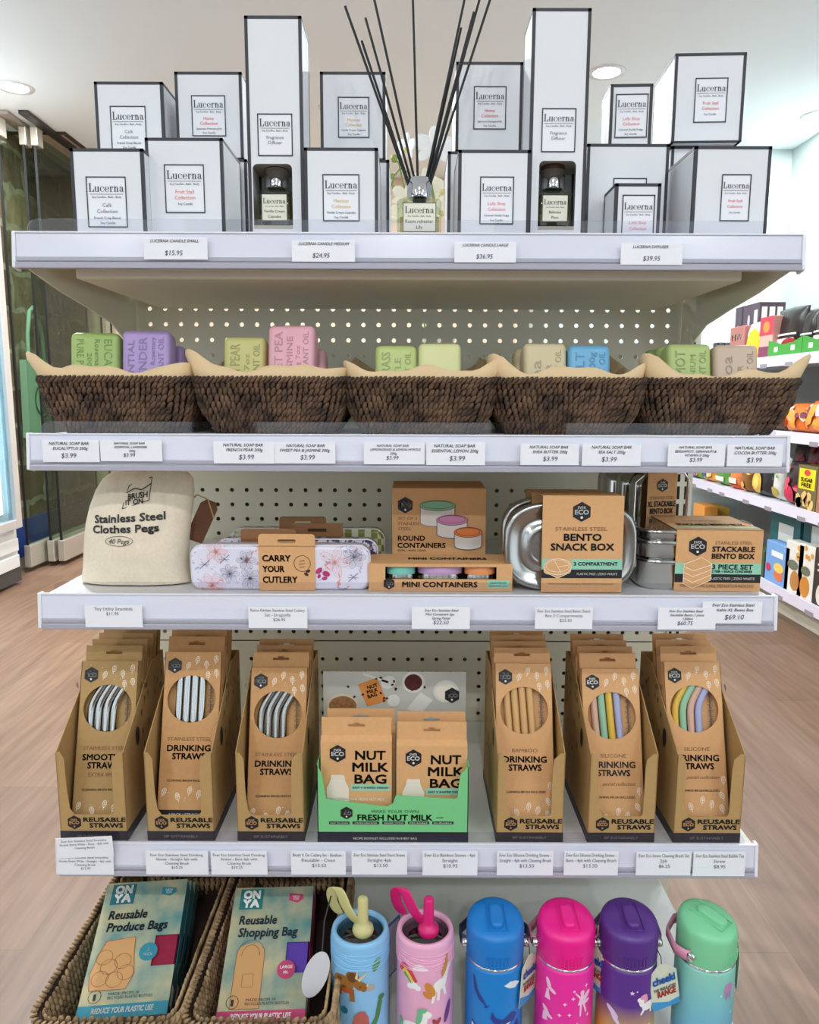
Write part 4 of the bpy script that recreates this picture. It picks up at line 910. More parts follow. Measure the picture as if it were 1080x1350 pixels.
ever_front(r, sw, sh, y0, (-.02,.835), .0125, [('STAINLESS STEEL',-.02,.66,.0046,.64),('PORTION EATING & MEAL PREPARATION MADE EASY',0,.09,.0024,.82)],
    [('BENTO',-.0,.575,.0085,.46),('SNACK BOX',.0,.475,.0085,.78),('3 COMPARTMENT',.17,.3,.0042,.54)], (.24,.35), (.15,.24), [('PLASTIC FREE | ZERO WASTE',.19,.195,.0028,.5)], Mx)
m = MB(); m.M = Mx; bx, bz = -sw*.3, sh*.27; y = y0-.0009
m.poly([(bx+sw*.17*math.copysign(abs(math.cos(a))**.6, math.cos(a))+.003*math.sin(a), bz+sh*.085*math.copysign(abs(math.sin(a))**.6, math.sin(a))) for a in [2*math.pi*i/28 for i in range(28)]], y); m.poly([(bx-sw*.17, bz), (bx-sw*.16, bz-sh*.05), (bx, bz-sh*.125), (bx+sw*.16, bz-sh*.06), (bx+sw*.17, bz+.004)], y+.0002); m.build('box_drawing', kraft, r)
m = MB(); m.M = Mx; y -= .0002; m.ring(bx, bz, sw*.17, sh*.085, .0006, y, 28); m.ring(bx, bz+.001, sw*.145, sh*.065, .0005, y, 28); m.line([(bx-.004, bz+sh*.06), (bx+.004, bz-sh*.06)], .0006, y); m.line([(bx+.001, bz), (bx+sw*.14, bz+.002)], .0006, y); m.line([(bx-sw*.17, bz), (bx-sw*.155, bz-sh*.055), (bx, bz-sh*.12), (bx+sw*.155, bz-sh*.06), (bx+sw*.17, bz)], .0006, y); m.build('drawing_lines', leafm, r)
# stackable bentos
def rr2(w, d, q, s, z, n=6):
    o = []
    for cx, cy, a0 in ((w/2-q, d/2-q, 0), (-w/2+q, d/2-q, 90), (-w/2+q, -d/2+q, 180), (w/2-q, -d/2+q, 270)):
        for i in range(n+1): a = math.radians(a0+90*i/n); o.append((cx+(q-s)*math.cos(a), cy+(q-s)*math.sin(a), z))
    return o
def clip(m, x, y, z0, z1, wy, sgn):
    P = [(x+sgn*.003, y-wy, z0), (x+sgn*.005, y-wy, z1), (x-sgn*.002, y-wy, z1+.006), (x-sgn*.002, y+wy, z1+.006), (x+sgn*.005, y+wy, z1), (x+sgn*.003, y+wy, z0), (x+sgn*.003, y-wy, z0)]
    m.tube(P, .0013, 6); m.box(x-.001 if sgn < 0 else x-.002, x+.002 if sgn < 0 else x+.001, y-wy*.8, y+wy*.8, z0-.006, z0+.004)
cx, w, h = fit(850,1010,700, .935, Z3); d = .11
r = thing('stackable_bento_box', 'three-tier steel lunch box in a lettered kraft sleeve at the right end', 'lunch box', (cx, CY+.935+d/2, Z3+.0005), (0, 0, -.03))
z = 0; sb = MB()
for k, hh in enumerate((h*.5, h*.32, h*.18)):
    L = [rr2(w, d, .026, .004, z), rr2(w, d, .026, .001, z+.003), rr2(w, d, .026, .001, z+hh-.006), rr2(w, d, .026, -.001, z+hh-.005), rr2(w, d, .026, -.001, z+hh-.001), rr2(w, d, .026, .001, z+hh)]
    (MB().loft(L)).build(['lower_tier','upper_tier','lid'][k], steel, r); z += hh
for sg in (-1, 1):
    for za, zb_ in ((.3, .55), (.7, .95)): m = MB(); clip(m, sg*w/2, .0, h*za, h*zb_, .014, sg); q = m.v; m.grp = [(0, len(m.v), 0, len(m.f))]; m.build('clip', chrome, r)
A, B = at(895, 700, .933), at(1008, 700, .933); sw, sc = B.x-A.x, (A.x+B.x)/2-cx
m = MB(); m.M = Matrix.Translation((sc, -d/2, 0)); y0 = -.0022; sh = h+.0015
m.box(-sw/2, sw/2, y0, y0+.0009, 0, sh).box(-sw/2, sw/2, y0, d+.002, sh-.0009, sh).box(-sw/2, sw/2, d+.001, d+.002, 0, sh).build('kraft_sleeve', kraft, r)
Mx = Matrix.Translation((sc, -d/2, 0))
ever_front(r, sw, sh, y0, (-.25,.73), .0125, [('STAINLESS STEEL',.165,.79,.0042,.43),('PORTION EATING & MEAL PREPARATION MADE EASY',0,.085,.004,.86)],
    [('STACKABLE',.165,.69,.0066,.49),('BENTO BOX',.165,.575,.0066,.49),('3 PIECE SET',.165,.4,.006,.47),('2 TIER + SNACK CONTAINER',.165,.325,.003,.47)], (.28,.46), (.14,.28), [('PLASTIC FREE | ZERO WASTE',.17,.21,.0032,.52)], Mx)
m = MB(); m.M = Mx; y = y0-.0009; bx, bz = -sw*.24, sh*.3
m.poly([(bx-sw*.16,bz-.014),(bx-sw*.05,bz-.02),(bx+sw*.16,bz-.009),(bx+sw*.16,bz+.012),(bx+sw*.04,bz+.02),(bx-sw*.16,bz+.012)], y); m.build('box_drawing', kraft, r)
m = MB(); m.M = Mx; y -= .0002
for k in range(4): m.line([(bx-sw*.16,bz-.014+.0075*k),(bx-sw*.05,bz-.02+.0075*k),(bx+sw*.16,bz-.009+.0065*k)], .0007, y)
m.line([(bx-sw*.16,bz+.011),(bx+sw*.04,bz+.02),(bx+sw*.16,bz+.012),(bx+sw*.16,bz-.009)], .0007, y); m.line([(bx-sw*.16,bz+.012),(bx-sw*.16,bz-.014)], .0007, y); m.build('drawing_lines', leafm, r)
m = MB(); m.M = Matrix.Translation((sc, -d/2, sh)) @ Matrix.Rotation(-math.pi/2, 4, 'X'); m.text('STACKABLE BENTO BOX', .0, .035, .014, bold=.03, fitw=sw*.8); m.text('STAINLESS STEEL', .0, .065, .008, fitw=sw*.5); m.build('top_lettering', blk, r)
m = MB(); m.M = Matrix.Translation((sc, -d/2, sh)) @ Matrix.Rotation(-math.pi/2, 4, 'X'); m.rect(-sw/2, sw/2, .008, .018); m.build('top_mint_band', minty, r)
# XL bento, upright behind
p0, p1 = at(845, 622, 1.06), at(903, 622, 1.06); d = .12; W = (p1.x-p0.x)*1.05; H = p0.z-Z3
r = thing('xl_bento_box', 'big steel lunch box standing on end with narrow kraft sleeve, behind the three-tier one', 'lunch box', ((p0.x+p1.x)/2-.006, CY+1.06, Z3+.0005), (0, 0, .24))
MB().box(0,0,0,0,0,0)
def slab(y0, y1, s):
    def L(y, q): return [(x, y, z) for x, z in [((W/2-.022)*sx+(.022-q)*math.cos(math.radians(a0+9*i)), (H-.022 if up else .022)+(.022-q)*math.sin(math.radians(a0+9*i))) for sx, up, a0 in ((1,1,0),(-1,1,90),(-1,0,180),(1,0,270)) for i in range(11)]]
    return MB().loft([L(y0, s+.004), L(y0+.003, s), L(y1-.003, s), L(y1, s+.003)])
slab(.0, .03, .002).build('lid', steel, r); slab(.03, .062, .0).build('upper_tier', steel, r); slab(.062, d, .001).build('lower_tier', steel, r)
m = MB()
m.tube([(W/2+.004, .09, H*.5), (W/2+.008, .03, H*.5), (W/2+.012, -.004, H*.52), (W/2+.012, -.006, H*.92), (W/2+.004, -.006, H*.985), (W*.25, -.006, H*.99)], .0022, 7); m.tube([(W/2+.004, .0, H*.5), (W/2+.012, .0, H*.5), (W/2+.012, 0, H*.2), (W/2+.004, 0, H*.2)], .002, 7)
m.tube([(-W/2-.003, .0, H*.15), (-W/2-.004, -.002, H*.9), (-W*.3, -.002, H*.985)], .0018, 7); m.build('wire_latches', chrome, r)
A, B = at(850, 622, 1.055), at(893, 622, 1.055); sw = B.x-A.x; sc = (A.x+B.x)/2-r.location.x
m = MB(); m.M = Matrix.Translation((sc, 0, 0)); m.box(-sw/2, sw/2, -.009, -.008, 0, H+.003).box(-sw/2, sw/2, -.009, d, H+.002, H+.003).build('kraft_sleeve', kraft, r)
mk, mw, mt = MB(), MB(), MB()
for q in (mk, mw, mt): q.M = Matrix.Translation((sc, -.009, 0))
hexlogo(mk, mw, 0, H-.0185, .0095); mt.text('STAINLESS STEEL', 0, H-.036, .0042, fitw=sw*.86); mk.text('XL STACKABLE', 0, H-.0445, .0075, bold=.035, fitw=sw*.95); mk.text('BENTO BOX', 0, H-.0545, .0075, bold=.035, fitw=sw*.78)
mk.build('lettering', blk, r); mw.build('white_print', wht, r); mt.build('thin_lettering', MATS['brown ink'], r)
# ---------------------------------------------------------------- fourth shelf: straw packs in trays
PH, PW, PD = .215, .077, .0125
brushm = mat('brush bristle', (112, 104, 100), .7); strawc = {k: mat('straw '+k, v, .35) for k, v in dict(yellow=(226,184,70), green=(150,196,164), lilac=(170,176,216), rose=(214,170,150), bamboo=(214,170,112)).items()}
clearw = clear('pack window film', (236, 228, 216), .03)
def hang_tab(m, w, z0, z1, y0, y1):
    c = (z0+z1)/2+.001; m.box(-w/2, -.011, y0, y1, z0, z1).box(.011, w/2, y0, y1, z0, z1).box(-.011, .011, y0, y1, z0, c-.002).box(-.011, -.004, y0, y1, c+.0015, z1).box(.004, .011, y0, y1, c+.0015, z1).box(-.004, .004, y0, y1, c+.0035, z1)
def straw_pack(kind, kname, lines, kmat, band=None):
    r = thing('straw_pack', '', 'straw pack'); m = MB(); R, hc = .0325, PH-.062; N = 40; x0, x1 = -PW/2, PW/2; zb, zt2 = hc-.045, hc+.045
    angs = sorted(set([2*math.pi*i/N for i in range(N)] + [math.atan2(s*.045, q*PW/2) % (2*math.pi) for s in (-1,1) for q in (-1,1)])); vs = []; n = len(angs)
    for a in angs:
        c, s = math.cos(a), math.sin(a); e = min(PW/2/max(abs(c),1e-9), .045/max(abs(s),1e-9)); vs += [(R*c, 0, hc+R*s*.95), (e*c, 0, hc+e*s), (R*c, .0012, hc+R*s*.95)]
    m.add(vs, [f for q in range(n) for f in ((3*q, 3*((q+1)%n), 3*((q+1)%n)+1, 3*q+1), (3*q+2, 3*((q+1)%n)+2, 3*((q+1)%n), 3*q))])
    m.add([(x0,0,0),(x1,0,0),(x1,0,zb),(x0,0,zb)], [(0,1,2,3)]); m.add([(x0,0,zt2),(x1,0,zt2),(x1,0,PH),(x0,0,PH)], [(0,1,2,3)])
    t = .0008; m.box(x0, x0+t, 0, PD, 0, PH).box(x1-t, x1, 0, PD, 0, PH).box(x0, x1, 0, PD, 0, t).box(x0+t, x1-t, 0.0003, PD, PH-t, PH).box(x0+t, x1-t, PD-t, PD, 0, PH)
    hang_tab(m, PW, PH, PH+.021, PD-.0008, PD); m.build('carton', kmat, r)
    mk, mw = MB(), MB(); hexlogo(mk, mw, -.0245, PH-.018, .0105)
    z = PH-.114
    tb = MB(); tb.text(kname, .0, z, .0046, fitw=.058 if len(kname) > 8 else .034)
    for k, t_ in enumerate(lines): mk.text(t_, 0, z-.0115-.0105*k, .0078, bold=.035, fitw=(.0575 if len(t_) > 6 else .043))
    if kind == 'sil_straight' or kind == 'sil_bent': tb.text('pastel collection', .006, z-.036, .0042, ital=.5, fitw=.044)
    if kname == 'STAINLESS STEEL' and lines[0] == 'SMOOTHIE': tb.text('EXTRA WIDE', 0, z-.034, .0052, ital=.15, fitw=.04)
    mk.text('CLEANING BRUSH INCLUDED', 0, z-.053, .0028, bold=.01, fitw=.054); tb.build('thin_lettering', MATS['brown ink'], r)
    if band:
        mk.rect(x0, x1, 0, .011, -.0004); mw.text(band, 0, .0055, .0028, -.0008, fitw=.045)
    lf = MB(); rnd = random.Random(3)
    for (lx, lz) in ((.006,PH-.01),(.018,PH-.016),(.031,PH-.009),(.032,PH-.027),(.021,PH-.03),(-.006,PH-.018)) : leaf(lf, lx, lz, .0048, rnd.uniform(-.4,.4))
    for (lx, lz) in ((-.03,.022),(-.012,.016),(.004,.024),(.016,.019),(.03,.03),(.033,.05),(.029,.014)): leaf(lf, lx, lz+(.012 if band else .006), .005, rnd.uniform(-.4,.4))
    for q in range(26): lf.disc(rnd.uniform(x0+.003, x1-.003), rnd.choice([rnd.uniform(.012,.034), rnd.uniform(PH-.036, PH-.004)]), .0005, n=5)
    lf.build('leaf_print', leafm, r); mk.build('lettering', blk, r); mw.build('white_print', wht, r)
    yb = .0068
    sm = {'bent_steel':steel,'straight_steel':steel,'dark_steel':steelb}.get(kind)
    for k in range(4):
        x = -.0205+.0105*k; rad = .0047
        if 'bent' in kind or kind == 'dark_steel': P = [(x-.004, yb, PH-.108), (x-.004, yb, hc-.008), (x-.0037, yb, hc-.002), (x-.0026, yb, hc+.004), (x-.0006, yb, hc+.01), (x+.003, yb, hc+.017), (x+.013, yb, hc+.034)]
        elif kind == 'bamboo' or kind == 'sil_straight': P = [(x+.002, yb, PH-.108), (x-.003, yb, hc+.034)]
        else: P = [(x+.002, yb, PH-.108), (x+.002, yb, hc+.034)]
        mm = sm or (strawc['bamboo'] if kind == 'bamboo' else strawc[[['rose','green','yellow','lilac'],['yellow','green','rose','lilac']][kind == 'sil_bent'][k]])
        MB().tube(P, rad, 10).build('straw', mm, r)
    b = MB(); b.tube([(.0245, yb, PH-.108), (.0235, yb, hc+.034)], .0007, 5)
    for k in range(34):
        zz = PH-.106+.0024*k; a = k*1.1; b.tube([(.0243-.0035*math.cos(a), yb-.002*math.sin(a), zz), (.0243+.0035*math.cos(a), yb+.002*math.sin(a), zz+.0012)], .00045, 3, False)
    b.build('cleaning_brush', brushm, r)
    return r
TW, TDp, TF, TB = .0865, .17, .121, .2
def straw_tray(kmat):
    r = thing('straw_tray', '', 'display tray'); t = .0012
    P = [(-TW/2,0),(TW/2,0),(TW/2,TF),(TW/2-.006,TF+.001),(TW/2-.014,TF-.007),(TW/2-.0155,TF-.02),(TW/2-.016,.04),(TW/2-.019,.036),(-TW/2+.019,.036),(-TW/2+.014,.044),(-TW/2+.0115,.07),(-TW/2+.0105,TF-.008),(-TW/2+.005,TF+.001),(-TW/2,TF)]
    MB().prism(P, 0, t).build('front_panel', kmat, r)
    for s in (-1, 1): MB().prismx([(0,0),(TDp,0),(TDp,TB),(TDp-.05,TB),(0,TF)], s*TW/2, s*(TW/2-t)).build('side_panel', kmat, r)
    MB().box(-TW/2+t, TW/2-t, TDp-t, TDp, 0, TB).build('back_panel', kmat, r); MB().box(-TW/2+t, TW/2-t, t, TDp-t, 0, t).build('bottom_panel', kmat, r)
    bm_ = MB(); bm_.box(-TW/2-.0003, TW/2+.0003, -.0004, 0, 0, .0135).box(-TW/2-.0004, -TW/2, 0, TDp, 0, .0135).box(TW/2, TW/2+.0004, 0, TDp, 0, .0135); bm_.build('base_band', mat('charcoal band', (44, 42, 50), .5), r)
    mk, mw = MB(), MB()
    hx, hz, hr = -.0245, .0255, .0098; mk.poly([(hx+hr*math.cos(math.radians(a)), hz+hr*math.sin(math.radians(a))) for a in range(30, 390, 60)]); mt = MB(); mt.text('EVER', hx, hz+.004, .0024, -.0008, bold=.02, fitw=.008); mt.text('ECO', hx, hz, .0042, -.0008, bold=.03, fitw=.0128); mt.disc(hx, hz-.0055, .0012, y=-.0008, n=8)
    mk.text('REUSABLE', .0145, .0295, .006, bold=.045, fitw=.054); mk.text('STRAWS', .0165, .0215, .006, bold=.045, fitw=.043)
    for s in (-1, 1):
        mk.M = Matrix.Translation((s*(TW/2), .052, .12)) @ Matrix.Rotation(s*math.pi/2, 4, 'Z'); mk.disc(0, 0, .0075, .013); rnd = random.Random(5)
        mk.M = Matrix.Translation((s*(TW/2), 0, 0)) @ Matrix.Rotation(s*math.pi/2, 4, 'Z')
        for q in range(22): leaf(mk, s*rnd.uniform(.07,.16), rnd.uniform(.06,.185), .0042, rnd.uniform(-.5,.5))
    mk.build('lettering', blk, r); mt.build('emblem_lettering', kraft2, r)
    mw.text('SIP SUSTAINABLY', 0, .0068, .0034, -.0009, fitw=.044); mw.build('band_lettering', mat('grey white ink', (150, 146, 146), .6), r)
    return r
kA = mat('mustard kraft card', (186, 150, 96), .7, nz=.07, ns=150)
packA = straw_pack('bent_steel', 'STAINLESS STEEL', ['SMOOTHIE','STRAWS'], kA); packB = straw_pack('straight_steel', 'STAINLESS STEEL', ['DRINKING','STRAWS'], kraft2, '4 PACK | STRAIGHT')
packC = straw_pack('dark_steel', 'STAINLESS STEEL', ['DRINKING','STRAWS'], kraft2); packD = straw_pack('bamboo', 'BAMBOO', ['DRINKING','STRAWS'], kraft)
packE = straw_pack('sil_straight', 'SILICONE', ['DRINKING','STRAWS'], kraft); packF = straw_pack('sil_bent', 'SILICONE', ['DRINKING','STRAWS'], kraft, '4 PACK | BENT')
trayP = straw_tray(kA)
TR = [(packA, 80.5,168.5, 872, 154, 5, 'wide bent steel smoothie straws', 'leftmost kraft tray of wide bent steel smoothie straw packs'),
      (packB, 195,283, 860, 264, 4, 'straight steel straws', 'kraft tray of straight steel straw packs, second from left'),
      (packC, 313,402, 884, 370, 3, 'bent steel straws', 'kraft tray of bent steel straw packs, beside the green nut milk display'),
      (packD, 653,743, 875, 686, 4, 'bamboo straws', 'kraft tray of bamboo straw packs, right of the green nut milk display'),
      (packE, 775,862, 882, 785, 4, 'straight pastel silicone straws', 'kraft tray of straight pastel silicone straw packs, second from right'),
      (packF, 887,976, 873, 898, 3, 'bent pastel silicone straws', 'rightmost kraft tray of bent pastel silicone straw packs')]
LEAN = math.radians(18)
for i, (pk, x0, x1, yt, pxc, n, nm, lb) in enumerate(TR):
    a, b = at(x0, 1104, .91), at(x1, 1104, .91); cx = (a.x+b.x)/2; loc = (cx, CY+.91, Z4+.0004); yaw = (0.0, .0, .0, .0, .0, .0)[i]
    if i == 0: trayP.location = loc; trayP['label'] = lb; trayP['group'] = 'kraft trays of straw packs'
    else: copy_tree(trayP, lb, loc)
    Dt = .922+PH*math.sin(LEAN); tp_ = at(pxc, yt, Dt); rise = max(.002, tp_.z-Z4-PH*math.cos(LEAN)); mx = TW/2-PW/2-.0025
    pxx = cx + max(-mx, min(mx, tp_.x-cx))
    for k in range(n):
        lk = 'frontmost kraft pack of %s in its tray' % nm if k == 0 else '%s pack of %s, behind the front pack' % (['', 'second', 'third', 'fourth', 'rearmost'][k], nm)
        pl = (pxx+(jit(.0015) if k else 0), CY+.923+.0215*k, Z4+rise+(.002*k if k else 0)); rt = (-LEAN+(.012*k), 0, jit(.012))
        if k == 0: pk.location = pl; pk.rotation_euler = rt; pk['label'] = lk; pk['group'] = 'straw packs in kraft trays'
        else: copy_tree(pk, lk, pl, rt)
# nut milk bag display
gr = mat('spring green card', (122, 204, 136), .6); bb = mat('photo slate', (204, 204, 194), .5, nz=.18, ns=14)
a, b = at(419, 1104, .905), at(617, 1104, .905); W = b.x-a.x; cx = (a.x+b.x)/2
nm = thing('nut_milk_display', 'green counter display tray with photo backboard, holding nut milk bag packs', 'display tray', (cx, CY+.905, Z4+.0004))
def nx(x, y): q = at(x, y, .905); return (q.x-cx, q.z-Z4)
P = [(-W/2,0),(W/2,0)]+[nx(*p) for p in ((619,1010),(607,1022),(603,1052),(600,1054),(522,1049),(518,1060),(510,1064),(430,1054),(424,1020))]+[(-W/2, nx(419,1008)[1])]
MB().prism(P, 0, .0012).build('front_panel', gr, nm)
TH_ = nx(419,1008)[1]
for s in (-1, 1): MB().prismx([(0,0),(.115,0),(.115,.1),(0,TH_)], s*W/2, s*(W/2-.0012)).build('side_panel', gr, nm)
MB().box(-W/2, W/2, .0012, .115, 0, .0012).build('bottom_panel', gr, nm)
MB().box(-W/2-.0003, W/2+.0003, -.0005, 0, 0, .0165).build('base_band', mat('navy band', (38, 40, 58), .5), nm)
mk, mw = MB(), MB(); hexlogo(mk, mw, *nx(457,1072), .0088); x, z = nx(530,1078); mk.text('FRESH NUT MILK', x-.009, z, .0078, bold=.035, fitw=.096); mk.text('BAG INSIDE', nx(580,1077)[0], z, .002, fitw=.009)
for x0, x1, t in ((434,461,'EASY TO CLEAN'),(465,500,'STRONG MESH FILTER'),(504,534,'ORGANIC COTTON'),(538,566,'REUSABLE'),(570,598,'DURABLE')):
    (p, z) = nx(x0,1085); q = nx(x1,1085)[0]; mk.rect(p, q, z-.0019, z+.0019); mw.text(t, (p+q)/2, z, .0016, -.0008, fitw=(q-p)*.85)
mw.text('RECIPE BOOKLET INCLUDED IN EVERY BAG', -.01, .008, .003, -.0009, fitw=.082); mk.build('lettering', blk, nm); mw.build('white_print', wht, nm)
x, z = nx(521,1070); MB().text('MAKE YOUR OWN', x, z, .0042, fitw=.06).build('thin_lettering', mat('dark green ink', (50, 96, 66), .6), nm)
p, q = at(431, 886, 1.018), at(620, 886, 1.018); BW_ = q.x-p.x; BH = p.z-Z4
back = MB().box(-BW_/2, BW_/2, .114, .1152, .0, BH).build('backboard', bb, nm)
def bx_(x, y): q = at(x, y, 1.018); return (q.x-cx, q.z-Z4)
yb = .1134
m = MB(); x, z = bx_(452,931); m.disc(x, z, .023, .018, yb, 28); m.build('printed_oat_bowl', mat('printed bowl cream', (214, 200, 178), .6), back)
m = MB(); m.disc(x, z, .0195, .0145, yb-.0004, 28); m.build('printed_oats', mat('printed oats', (170, 120, 70), .7, nz=.5, ns=240), back)
m = MB(); x, z = bx_(545,900); m.disc(x, z, .016, .0155, yb, 28); x2, z2 = bx_(512,900); m.disc(x2, z2, .011, .009, yb, 20, .4); m.line([(x2, z2), (x2-.035, z2+.012)], .003, yb); x3, z3 = bx_(519,924); m.disc(x3, z3, .009, .009, yb, 20); x4, z4 = bx_(588,912); m.disc(x4, z4, .018, .0165, yb, 24); m.poly([(bx_(536,935)), bx_(553,943), bx_(571,924), bx_(555,913)], yb); m.build('printed_dishes', mat('printed white dish', (226, 222, 214), .6), back)
m = MB(); m.disc(x, z, .0125, .012, yb-.0004, 24); rnd = random.Random(2)
for q in range(22): u, v = bx_(rnd.uniform(455,600), rnd.uniform(889,925)); m.disc(u, v, .0016, .0022, yb-.0002, 8, rnd.uniform(0,3))
m.build('printed_berries', mat('printed berries', (92, 34, 36), .6, nz=.5, ns=200), back)
m = MB(); m.disc(x4, z4, .0145, .013, yb-.0004, 24); m.build('printed_milk', mat('printed milk', (240, 232, 216), .6), back)
m = MB()
P = [bx_(472,903), bx_(497,894), bx_(510,925), bx_(484,932)]; m.poly(P[::-1], yb); m.build('printed_pack', mat('printed pack orange', (216, 140, 70), .6), back)
m = MB(); x, z = bx_(490,905)
for k, t in enumerate(('NUT','MILK','BAG')): m.text(t, x+.002*k*0+.001, z-.0068*k, .0052, yb-.0006, bold=.03, rot=.3)
m.build('printed_lettering', blk, back)
mk, mw = MB(), MB(); hexlogo(mk, mw, *bx_(596,917), .0115, yb-.0006); mk.build('emblem', blk, back); mw.build('emblem_lettering', wht, back)
def nutbag():
    r = thing('nut_milk_bag_pack', '', 'nut milk bag pack'); w, h, d = .092, .128, .016
    m = MB(); m.box(-w/2, w/2, 0, d, 0, h-.006); m.prismx([(0,h-.006),(.007,h),(d,h),(d,h-.006)], -w/2, w/2); hang_tab(m, w*.985, h, h+.024, .008, .0092); m.build('carton', kraft, r)
    mk, mw = MB(), MB(); hexlogo(mk, mw, -w*.26, h*.83, .0118)
    for k, (t, fw) in enumerate((('NUT',.42),('MILK',.5),('BAG',.44))): mk.text(t, w*.2, h*(.815-.125*k), .0118, bold=.035, fitw=w*fw)
    mk.text('EASY V SHAPED DESIGN', w*.2, h*.475, .0026, -.0009, bold=.02, fitw=w*.5)
    md = MB(); md.rect(-w*.08, w*.47, h*.44, h*.51, -.0004); md.build('mint_band', minty, r)
    jr = MB(); jx, jz = -w*.26, h*.45; pj = [(jx-.013,jz-.03),(jx+.013,jz-.03),(jx+.014,jz+.002),(jx+.009,jz+.013),(jx+.008,jz+.02),(jx-.008,jz+.02),(jx-.009,jz+.013),(jx-.014,jz+.002)]; jr.poly(pj, -.0005); jr.build('printed_jar', mat('printed jar white', (236, 222, 206), .6), r)
    al = MB(); al.disc(jx+.004, jz-.02, .0035, .0062, -.0009, 14, .8); al.disc(jx-.006, jz-.024, .0035, .0062, -.0009, 14, -.6); al.build('printed_almonds', mat('printed almond', (200, 138, 84), .6), r)
    mw.line(pj+pj[:1], .0006, -.0009); mw.line([(jx-.009,jz+.0125),(jx+.009,jz+.0125)], .0006, -.0009); mw.text('MAKE YOUR OWN FRESH NUT MILK', 0, h*.35, .0036, fitw=w*.8)
    mk.build('lettering', blk, r); mw.build('white_print', wht, r); return r
nb = nutbag(); NH = .128
for k, (x0, x1, yt, D, lb) in enumerate(((423,517,970,.928,'front left nut milk bag pack in the green tray'), (432,520,958,.962,'rear left nut milk bag pack, its tab above the front left one'), (522,617,976,.932,'front right nut milk bag pack in the green tray'), (522,616,962,.958,'rear right nut milk bag pack, its tab above the front right one'))):
    cx_, w_, h_ = fit(x0, x1, yt, D, Z4); L = (cx_, CY+D-.012, Z4+max(.002, h_-NH*.995))
    if k == 0: nb.location = L; nb['label'] = lb; nb['group'] = 'nut milk bag packs'; nb.rotation_euler = (-.05, 0, 0)
    else: copy_tree(nb, lb, L, (-.05, 0, 0))
